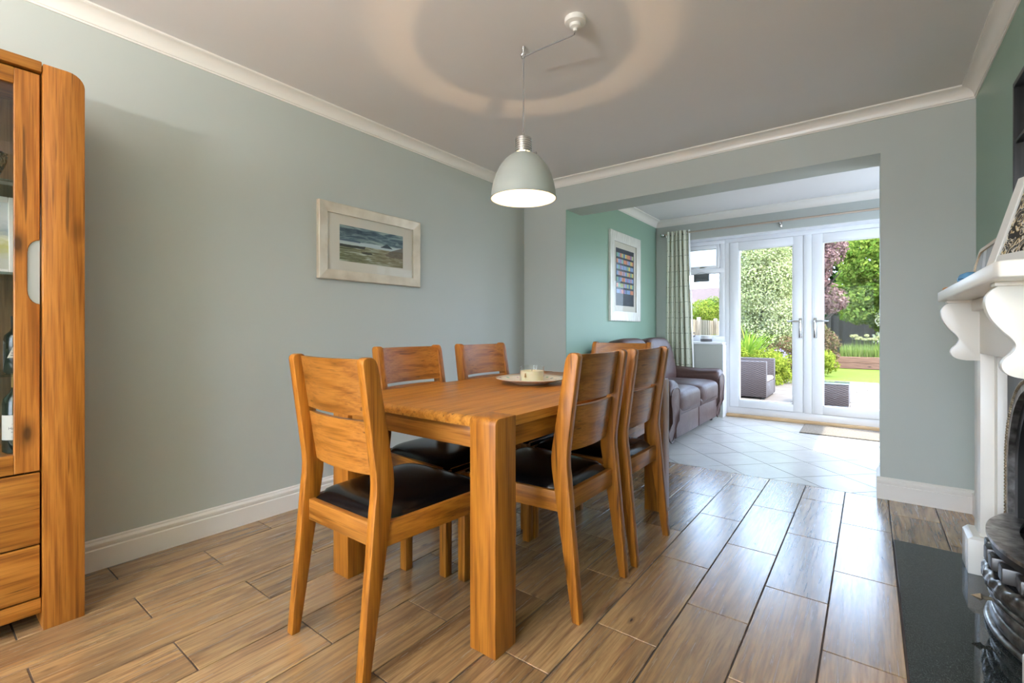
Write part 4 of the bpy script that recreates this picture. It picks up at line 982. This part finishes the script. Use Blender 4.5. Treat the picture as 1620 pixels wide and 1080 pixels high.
# ------------------------------------------------------------------ garden
G = -.12
patio = MB().box(-6, 5, 6.22, 13.0, G-.3, G-.012).build('patio', plain('sand_joint', srgb(150, 138, 120), .9)); tag(patio, kind='structure')
def slabmat():
    t = NT('sandstone_slab'); n = t.noise(t.coord('Object', (1, 1, 1), 17), 6, 5, .6); oi = t.n('ObjectInfo')
    c = t.mix(n, srgb(98, 86, 74), srgb(84, 74, 64)); hs = t.n('HueSaturation'); t.l(c, hs.inputs['Color']); t.l(t.math('MULTIPLY_ADD', oi.outputs['Random'], .22, .90), hs.inputs['Value'])
    t.bsdf(hs.outputs[0], .8, bump=n, bstr=.3, bdist=.006); return t.m
M_slab = slabmat()
R = random.Random(5); y = 6.225
while y < 12.95:
    h = R.choice([.45, .6, .6, .75]); h = min(h, 12.99-y); x = -3.4-R.random()*.5
    while x < 1.6 and h > .1:
        w = R.choice([.45, .6, .75, .9]); cx, cy = x+w/2, y+h/2; dz = R.uniform(-.003, .003)
        o = MB().box(-w/2+.006, w/2-.006, -h/2+.006, h/2-.006, -.03, 0, .004, 1).build('paving_slab', M_slab, patio, smooth=0); o.location = (cx, cy, G+dz); x += w
    y += h
def lawnmat(nm, a, b):
    t = NT(nm); t.bsdf(t.mix(t.noise(t.coord('Object'), 3.5, 6, .7), a, b), .9, 0, .1, bump=t.noise(t.coord('Object'), 60, 3), bstr=.6, bdist=.03); return t.m
lawn = MB().box(-14, 14, 13.0, 60, G-.3, G-.005).build('lawn', lawnmat('lawn_green', srgb(80, 98, 34), srgb(104, 116, 44))); tag(lawn, kind='structure')
side = MB().box(-40, -6, 4, 80, G-.35, G-.02); side.box(5, 30, 4, 13, G-.35, G-.02); side.box(-40, 40, 60, 120, G-.35, G-.02); tag(side.build('ground', lawnmat('rough_ground', srgb(120, 130, 70), srgb(140, 140, 84))), kind='structure')
def blades(n, box, h, w, lean=.3):
    x0, x1, y0, y1, z = box
    px = rng.uniform(x0, x1, n); py = rng.uniform(y0, y1, n); hh = h*rng.uniform(.5, 1, n); a = rng.uniform(0, 2*PI, n); ln_ = lean*hh*rng.uniform(.2, 1, n)
    c, s_ = np.cos(a), np.sin(a)
    V = np.empty((n, 3, 3)); V[:, 0] = np.stack([px-w*c, py-w*s_, np.full(n, z)], 1); V[:, 1] = np.stack([px+w*c, py+w*s_, np.full(n, z)], 1); V[:, 2] = np.stack([px-ln_*s_, py+ln_*c, z+hh], 1)
    return V.reshape(-1, 3), np.arange(3*n).reshape(n, 3)
def np_mesh(name, V, F, m, parent=None):
    me = bpy.data.meshes.new(name); nv, nf, k = len(V), len(F), F.shape[1]
    me.vertices.add(nv); me.vertices.foreach_set('co', V.astype(np.float32).ravel()); me.loops.add(nf*k); me.loops.foreach_set('vertex_index', F.astype(np.int32).ravel())
    me.polygons.add(nf); me.polygons.foreach_set('loop_start', np.arange(0, nf*k, k, dtype=np.int32)); me.polygons.foreach_set('loop_total', np.full(nf, k, dtype=np.int32))
    me.materials.append(m); me.update(calc_edges=True); me.validate(); return link(name, me, parent)
def leaf_quads(P, size, droop=.3, aspect=.55, out=None):
    """one leaf (folded diamond, 2 tris) per point; normals random, biased outwards/upwards"""
    n = len(P); N = rng.normal(size=(n, 3)); N[:, 2] += .7
    if out is not None: N += out*1.1
    N /= np.linalg.norm(N, axis=1)[:, None]+1e-9
    T = rng.normal(size=(n, 3)); T -= (T*N).sum(1)[:, None]*N; T /= np.linalg.norm(T, axis=1)[:, None]+1e-9; B = np.cross(N, T)
    s = size*rng.uniform(.6, 1.25, n)[:, None]
    V = np.stack([P-T*s*.5, P+B*s*aspect*.5-N*s*.06, P+T*s*.5, P-B*s*aspect*.5-N*s*.06], 1).reshape(-1, 3)
    i = np.arange(n)*4; F = np.stack([i, i+1, i+2, i+3], 1); return V, F
def blob_points(n, blobs):
    """points on the shells of several ellipsoids, denser near the surface"""
    w = np.array([b[3]*b[4]+b[4]*b[5]+b[3]*b[5] for b in blobs]); k = rng.choice(len(blobs), n, p=w/w.sum()); Bq = np.array(blobs)[k]
    d = rng.normal(size=(n, 3)); d /= np.linalg.norm(d, axis=1)[:, None]; r = rng.uniform(.72, 1.06, n)[:, None]
    return Bq[:, :3]+d*Bq[:, 3:6]*r, d
def clusters(c, rad, k, rb, flat=.8):
    """small leaf clumps spread over an ellipsoidal crown"""
    d = rng.normal(size=(k, 3)); d /= np.linalg.norm(d, axis=1)[:, None]; r = rng.uniform(.62, 1.0, k)[:, None]
    P = np.array(c)+d*np.array(rad)*r; q = rb*rng.uniform(.7, 1.3, k)
    return [(*p, s, s, s*flat) for p, s in zip(P, q)]
M_bark = NT('bark'); M_bark.bsdf(M_bark.mix(M_bark.noise(M_bark.coord('Object', (6, 6, 1)), 3, 5), srgb(70, 58, 46), srgb(40, 34, 28)), .9); M_bark = M_bark.m
def plant(name, loc, label, cat, blobs, n, size, m, group=None, trunk=None, aspect=.55, stems=None):
    o = thing(name, loc, label, cat, group)
    P, d = blob_points(n, blobs); V, F = leaf_quads(P, size, aspect=aspect, out=d); f_ = np_mesh('foliage', V, F, m, o); tag(f_, kind='stuff')
    if trunk:
        r, h = trunk; b = MB(); b.tube([(0, 0, 0), (.02, 0, h*.4), (-.03, .02, h*.75), (0, 0, h)], [r*1.25, r, r*.8, r*.5], 10)
        for a in range(6):
            an = a*1.05+.3; L_ = h*.28; z0 = h*(.55+.07*a); b.tube([(0, 0, z0), (L_*.5*math.cos(an), L_*.5*math.sin(an), z0+L_*.35), (L_*math.cos(an), L_*math.sin(an), z0+L_*.8)], [r*.5, r*.34, r*.15], 7)
        b.build('trunk', M_bark, o, smooth=60)
    return o
L_var = leaf('variegated_leaf', srgb(255, 255, 196), srgb(206, 220, 134), .25, .36)
L_gre = leaf('fresh_green_leaf', srgb(200, 216, 96), srgb(132, 172, 66), .4, .36); L_lime = leaf('lime_leaf', srgb(206, 212, 84), srgb(166, 190, 70), .35, .36); L_dark = leaf('deep_green_leaf', srgb(96, 136, 62), srgb(58, 98, 48))
L_pur = leaf('purple_plum_leaf', srgb(212, 172, 162), srgb(150, 110, 108), .3, .36); L_yel = leaf('yellow_green_leaf', srgb(206, 208, 90), srgb(146, 176, 66), .4, .36); L_red = leaf('bronze_leaf', srgb(190, 134, 112), srgb(140, 150, 84), .35, .33)
L_flo = leaf('cream_flowers_and_leaves', srgb(255, 244, 226), srgb(176, 190, 90), .3, .55)
L_blade = leaf('sword_leaf', srgb(190, 216, 86), srgb(140, 188, 64), .35, .40)

# big variegated shrub behind the armchair
c0 = clusters((0, 0, 1.95), (.76, .8, 1.80), 80, .36)+clusters((0, 0, 3.0), (.78, .7, .95), 30, .34)+clusters((0, 0, 1.05), (.78, .8, 1.1), 36, .36)
plant('variegated_shrub', (-2.30, 14.5, G), 'tall pale variegated evergreen shrub seen through the left door pane', 'shrub', c0, 60000, .066, L_var, trunk=(.09, 2.4))
# purple plum tree and big green tree behind the right door pane
plant('plum_tree', (-1.22, 17.6, G), 'purple-leaved plum tree beside the green tree, right door pane', 'tree', clusters((0, 0, 3.1), (.50, .6, 1.5), 30, .34), 7000, .11, L_pur, trunk=(.08, 2.6))
plant('garden_tree', (.62, 21.4, G), 'large spreading bright green tree over the back fence', 'tree', clusters((0, 0, 3.2), (1.75, 1.2, 2.1), 70, .55, .6)+clusters((0, -.4, 2.1), (1.6, 1.0, .75), 30, .45, .6), 34000, .15, L_gre, trunk=(.14, 3.4))
plant('flowering_shrub', (.80, 20.2, G), 'shrub with creamy white flowers at the right edge of the right door pane', 'shrub', clusters((0, 0, 1.35), (.55, .5, .75), 24, .26), 5500, .085, L_flo, trunk=(.05, 1.3))
plant('garden_tree', (-3.55, 27.0, G), 'deep green tree standing behind the variegated shrub', 'tree', clusters((0, 0, 3.6), (1.2, 1.4, 2.3), 54, .7), 14000, .2, L_dark, trunk=(.18, 3.6))
plant('garden_tree', (-2.0, 33.0, G), 'tall dark tree far behind the plum tree', 'tree', clusters((0, 0, 4.2), (2.6, 1.6, 2.9), 70, .95), 18000, .26, L_dark, trunk=(.2, 4.2))
plant('garden_tree', (4.9, 34.6, G), 'tall dark tree far behind the bright green tree', 'tree', clusters((0, 0, 4.4), (2.4, 1.6, 3.0), 80, 1.0), 18000, .26, L_dark, trunk=(.2, 4.4))
plant('fence_shrub', (-5.25, 20.0, G), 'yellow-green bush just behind the pale fence in the side window', 'shrub', clusters((0, 0, 1.45), (.75, .9, .95), 34, .30), 9000, .09, L_yel, trunk=(.05, 1.3))
plant('fence_shrub', (-5.75, 24.3, G), 'taller fresh green bush behind the yellow-green bush in the side window', 'shrub', clusters((0, 0, 1.7), (.95, 1.0, 1.1), 32, .36), 8000, .11, L_gre, trunk=(.05, 1.2))
plant('border_shrub', (-1.72, 11.4, G), 'lime mound of leaves with lilac flowers beside the wicker armchair', 'shrub', clusters((0, 0, .30), (.42, .6, .42), 22, .20), 6000, .055, L_lime, trunk=None)
plant('border_shrub', (-2.62, 11.3, G), 'yellow-lime spurge mound behind the wicker armchair', 'shrub', clusters((0, 0, .55), (.36, .4, .45), 18, .20), 5000, .055, L_lime)
plant('border_shrub', (-1.62, 13.2, G), 'bronze-red low shrub at the foot of the variegated shrub', 'shrub', clusters((0, 0, .42), (.40, .4, .42), 16, .2), 3500, .06, L_red)
plant('border_shrub', (-1.20, 13.9, G), 'bright green leafy mound at the left end of the timber bed', 'shrub', clusters((0, 0, .28), (.48, .7, .36), 22, .22), 6000, .06, L_lime)
plant('border_shrub', (-1.22, 15.6, G), 'bronze-leaved shrub under the plum tree', 'shrub', clusters((0, 0, .75), (.42, .5, .60), 20, .24), 4500, .075, L_red)
# sword-leaved clump
cl = thing('crocosmia_clump', (-2.30, 11.9, G), 'fountain of long sword-shaped bright green leaves behind the armchair', 'plant')
b = MB(); R = random.Random(8)
for k in range(130):
    a = R.uniform(-PI, PI); h = R.uniform(.95, 1.40); out = R.uniform(.2, .95); w = R.uniform(.012, .020); bx, by = R.uniform(-.14, .14), R.uniform(-.12, .12)
    pts = [(bx+out*math.cos(a)*t**1.7, by+out*math.sin(a)*t**1.7, h*(t-.28*t**3*out)) for t in (0, .35, .65, .88, 1)]; ws = [w*.7, w, w*.95, w*.6, .001]; px, py = -math.sin(a), math.cos(a)
    vs = [];
    for p, q in zip(pts, ws): vs += [(p[0]-px*q, p[1]-py*q, p[2]), (p[0]+px*q, p[1]+py*q, p[2])]
    b.add(vs, [(2*i, 2*i+1, 2*i+3, 2*i+2) for i in range(4)])
tag(b.build('leaves', L_blade, cl, smooth=0), kind='stuff')
# lilac flowers
ge_ = thing('geranium_flowers', (-1.66, 11.75, G), 'loose lilac geranium flowers over the lime mound', 'flowers')
P, d = blob_points(70, [(0, 0, .62, .28, .3, .12)]); V, F = leaf_quads(P, .05, aspect=1); tag(np_mesh('petals', V, F, leaf('lilac_petal', srgb(216, 196, 230), srgb(190, 166, 212), .35, .5), ge_), kind='stuff')
b = MB()
for p in P[:30]: b.tube([(p[0]*.4, p[1]*.4, 0), tuple(p)], .003, 4)
tag(b.build('stems', L_blade, ge_), kind='stuff')

# raised bed of sleepers
bed = thing('raised_bed', (0, 17.3, G), 'raised bed built of two courses of reddish timber sleepers', 'raised bed')
M_sleep = wood('sleeper_timber', 'x', srgb(122, 88, 70), srgb(106, 74, 58), srgb(76, 52, 40), .8, tint=.2)
for zc in (0, 1):
    x = -.86-.5*zc
    for w in (1.8, 1.8, 1.8):
        a, c = max(x, -.86), x+w
        MB().box(a+.004, c-.004, 0, .12, .004+zc*.178, .176+zc*.178, .006, 1).build('sleeper', M_sleep, bed); x += w
    MB().box(-.86, -.74, .124, 1.9, .004+zc*.178, .176+zc*.178, .006, 1).build('sleeper', M_sleep, bed)
MB().box(-.74, 4.4, .12, 2.0, 0, .32).build('soil', plain('dark_soil', srgb(88, 74, 56), .95), bed)
gr = thing('bed_grasses', (0, 17.3, G+.32), 'pale green upright grassy foliage filling the raised bed', 'plants')
V, F = blades(4200, (-.72, 3.2, .16, 1.5, 0), .46, .010, .25); tag(np_mesh('leaves', V, F, leaf('grass_leaf', srgb(206, 218, 124), srgb(160, 190, 90), .35, .36), gr), kind='stuff')
al = thing('allium', (0, 0, 0)); M_al = leaf('allium_seedhead', srgb(246, 240, 186), srgb(214, 210, 130), .3, .42)
P, d = blob_points(170, [(0, 0, .86, .062, .062, .062)]); V, F = leaf_quads(P, .036, aspect=.8, out=d); np_mesh('flower_head', V, F, M_al, al)
MB().tube([(0, 0, 0), (.01, 0, .4), (0, 0, .82)], .006, 5).build('stem', L_blade, al)
AL = [(-0.42, 0.3, 0.76), (-0.34, 0.5, 0.77), (-0.3, 0.25, 0.67), (-0.23, 0.4, 0.7), (-0.13, 0.22, 0.65), (-0.07, 0.55, 0.78), (-0.02, 0.3, 0.66), (0.06, 0.42, 0.66), (0.14, 0.26, 0.65), (0.22, 0.36, 0.73)]
ORD = ['leftmost', 'second', 'third', 'fourth', 'fifth', 'sixth', 'seventh', 'eighth', 'ninth', 'rightmost']
for i, (x, y, h) in enumerate(AL):
    o = al if i == 0 else copy_tree(al); o.location = (x, 17.3+y, G+.322); o.scale = (1, 1, h); tag(o, ORD[i]+(' of' if i in (0, 9) else ' from the left of')+' the ten pale yellow alliums above the raised bed', 'flower', 'alliums in the raised bed')

# fences
def fence(name, p0, p1, h, label, m, bw=.125, post=1.83):
    p0, p1 = Vector((*p0, 0)), Vector((*p1, 0)); Ln = (p1-p0).length; dv = (p1-p0)/Ln; an = math.atan2(dv.y, dv.x)
    o = thing(name, (p0.x, p0.y, G), label, 'fence', rz=an); n = int(Ln/bw); Rr = random.Random(3); meshes = [MB().box(-bw/2-.006, bw/2+.006, -.007, .007, .04, h, .002, 1).mesh('fence_board', m) for _ in range(1)]
    for i in range(n):
        c = link('fence_board', meshes[0], o); c.location = ((i+.5)*bw, (-.008 if i % 2 else .008)+Rr.uniform(-.001, .001), Rr.uniform(-.012, .008))
    pm = MB().box(-.05, .05, -.05, .05, 0, h+.07, .006, 1).mesh('fence_post', m)
    x = 0
    while x <= Ln+.01: c = link('fence_post', pm, o); c.location = (x, -.066, 0); x += post
    for z in (.25, h-.2): MB().box(0, Ln, .017, .055, z-.035, z+.035).build('fence_rail', m, o)
M_fl = wood('weathered_fence', 'z', srgb(152, 138, 118), srgb(134, 120, 102), srgb(100, 88, 72), .85, tint=.25, knots=False)
M_fd = wood('dark_fence', 'z', srgb(70, 62, 52), srgb(58, 52, 44), srgb(40, 36, 32), .85, tint=.25, knots=False)
fence('garden_fence', (-4.0, 8.6), (-4.0, 24.2), 1.46, 'weathered pale board fence along the garden side, seen through the side window', M_fl)
fence('garden_fence', (-1.3, 23.0), (4.6, 23.0), 1.75, 'dark board fence behind the alliums under the green tree', M_fd, .16)

# wicker armchair and footstool
def wicker():
    t = NT('brown_wicker'); v = t.coord('Object'); sp_ = t.n('SeparateXYZ'); t.l(v, sp_.inputs[0]); xy = t.math('ADD', sp_.outputs[0], sp_.outputs[1]); z = sp_.outputs[2]
    row = t.math('FLOOR', t.math('MULTIPLY', z, 62)); a = t.math('SINE', t.math('ADD', t.math('MULTIPLY', xy, 2*PI*13), t.math('MULTIPLY', row, PI))); zz = t.math('ABSOLUTE', t.math('SINE', t.math('MULTIPLY', z, PI*62)))
    h = t.math('MULTIPLY', t.math('MULTIPLY_ADD', a, .5, .5), zz); n = t.noise(v, 9, 3)
    c = t.mix(h, srgb(32, 25, 25), srgb(88, 70, 66)); c = t.mix(t.math('MULTIPLY', n, .5), c, srgb(62, 52, 52))
    t.bsdf(c, .5, bump=h, bstr=.6, bdist=.008); return t.m
M_wick = wicker()
ac = thing('wicker_armchair', (-1.36, 8.72, G), 'brown wicker garden armchair on the patio behind the left door', 'armchair')
for y0, y1, nm in ((0, .11, 'arm'), (.82, .93, 'arm')): MB().box(-.90, 0, y0, y1, .03, .63 if y0 == 0 else .645, .012, 2).build(nm, M_wick, ac)
MB().box(-.92, -.80, .11, .82, .03, .68, .012, 2).build('backrest', M_wick, ac)
MB().box(-.80, -.004, .112, .818, .03, .27, .01, 2).build('seat_base', M_wick, ac)
MB().box(-.79, -.01, .118, .812, .272, .345, .025, 3).build('seat_cushion', plain('pale_grey_cushion', srgb(150, 138, 130), .9), ac)
for x in (-.85, -.05):
    for y in (.05, .88): MB().tube([(x, y, 0), (x, y, .035)], .02, 8).build('foot', M_ironblack, ac)
ot = thing('wicker_table', (-.245, 8.54, G), 'square wicker side table with a dark glass top on the patio', 'table')
MB().box(-.62, 0, 0, .46, .012, .335, .010, 2).build('woven_body', M_wick, ot)
MB().box(-.622, .002, -.002, .462, .336, .344, .002).build('glass_top', plain('smoked_glass', (.10, .12, .12, 1), .04, 0, .8), ot)
for x in (-.58, -.04):
    for y in (.04, .42): MB().tube([(x, y, 0), (x, y, .015)], .02, 8).build('foot', M_ironblack, ot)

# neighbour's house beyond the fence
hs = thing('neighbour_house', (-13.0, 38.0, G), 'neighbouring house with white gables and a red-brown tiled roof', 'house')
M_roof = NT('clay_roof'); _b = M_roof.n('TexBrick'); M_roof.l(M_roof.coord('Object', (1, 1, 1)), _b.inputs[0]); _b.inputs['Scale'].default_value = 3; _b.inputs['Color1'].default_value = srgb(84, 64, 56); _b.inputs['Color2'].default_value = srgb(74, 57, 50); _b.inputs['Mortar'].default_value = srgb(54, 42, 38); M_roof.bsdf(_b.outputs[0], .85); M_roof = M_roof.m
MB().box(-8, 8, 0, 8, 0, 3.0).build('wall', plain('render_white', srgb(110, 108, 106), .8), hs)
MB().prism([(-.5, 2.85), (4, 4.75), (8.5, 2.85)], 'x', -8.4, 8.4).build('roof', M_roof, hs, smooth=0)
for cx in (1.7, 6.2):
    MB().prism([(cx-1.1, 0), (cx+1.1, 0), (cx+1.1, 2.6), (cx, 3.55), (cx-1.1, 2.6)], 'y', -1.2, 2.0).build('gable', plain('gable_white', srgb(132, 130, 128), .7), hs, smooth=0)
    for sg in (-1, 1): MB().prism([(cx+sg*1.4, 2.36), (cx, 3.58), (cx, 3.74), (cx+sg*1.4, 2.52)], 'y', -1.45, 2.4).build('gable_roof', M_roof, hs, smooth=0)
    w_ = MB().box(cx-.5, cx+.5, -1.25, -1.19, 1.3, 2.5).build('window', M_upvc, hs); MB().box(cx-.42, cx+.42, -1.26, -1.245, 1.38, 2.42).build('pane', plain('house_pane', (.05, .06, .07, 1), .05), w_)
# unseen roof eaves; the front one added to keep sun off the rear window
rf = MB(); rf.box(XL-.3, XE+.6, 6.3, 6.55, 2.45, 2.62); tag(rf.build('roof_eaves', M_upvc), kind='structure')
rf = MB(); rf.box(XL-.3, XE+.6, YR-.75, YR-.2, 2.45, 2.62); tag(rf.build('sun_blocking_eaves', M_upvc), kind='structure')
fg = MB().box(-14, 8, -22, YR-.2, G-.3, G-.02); tag(fg.build('front_ground', M_slab), kind='structure')
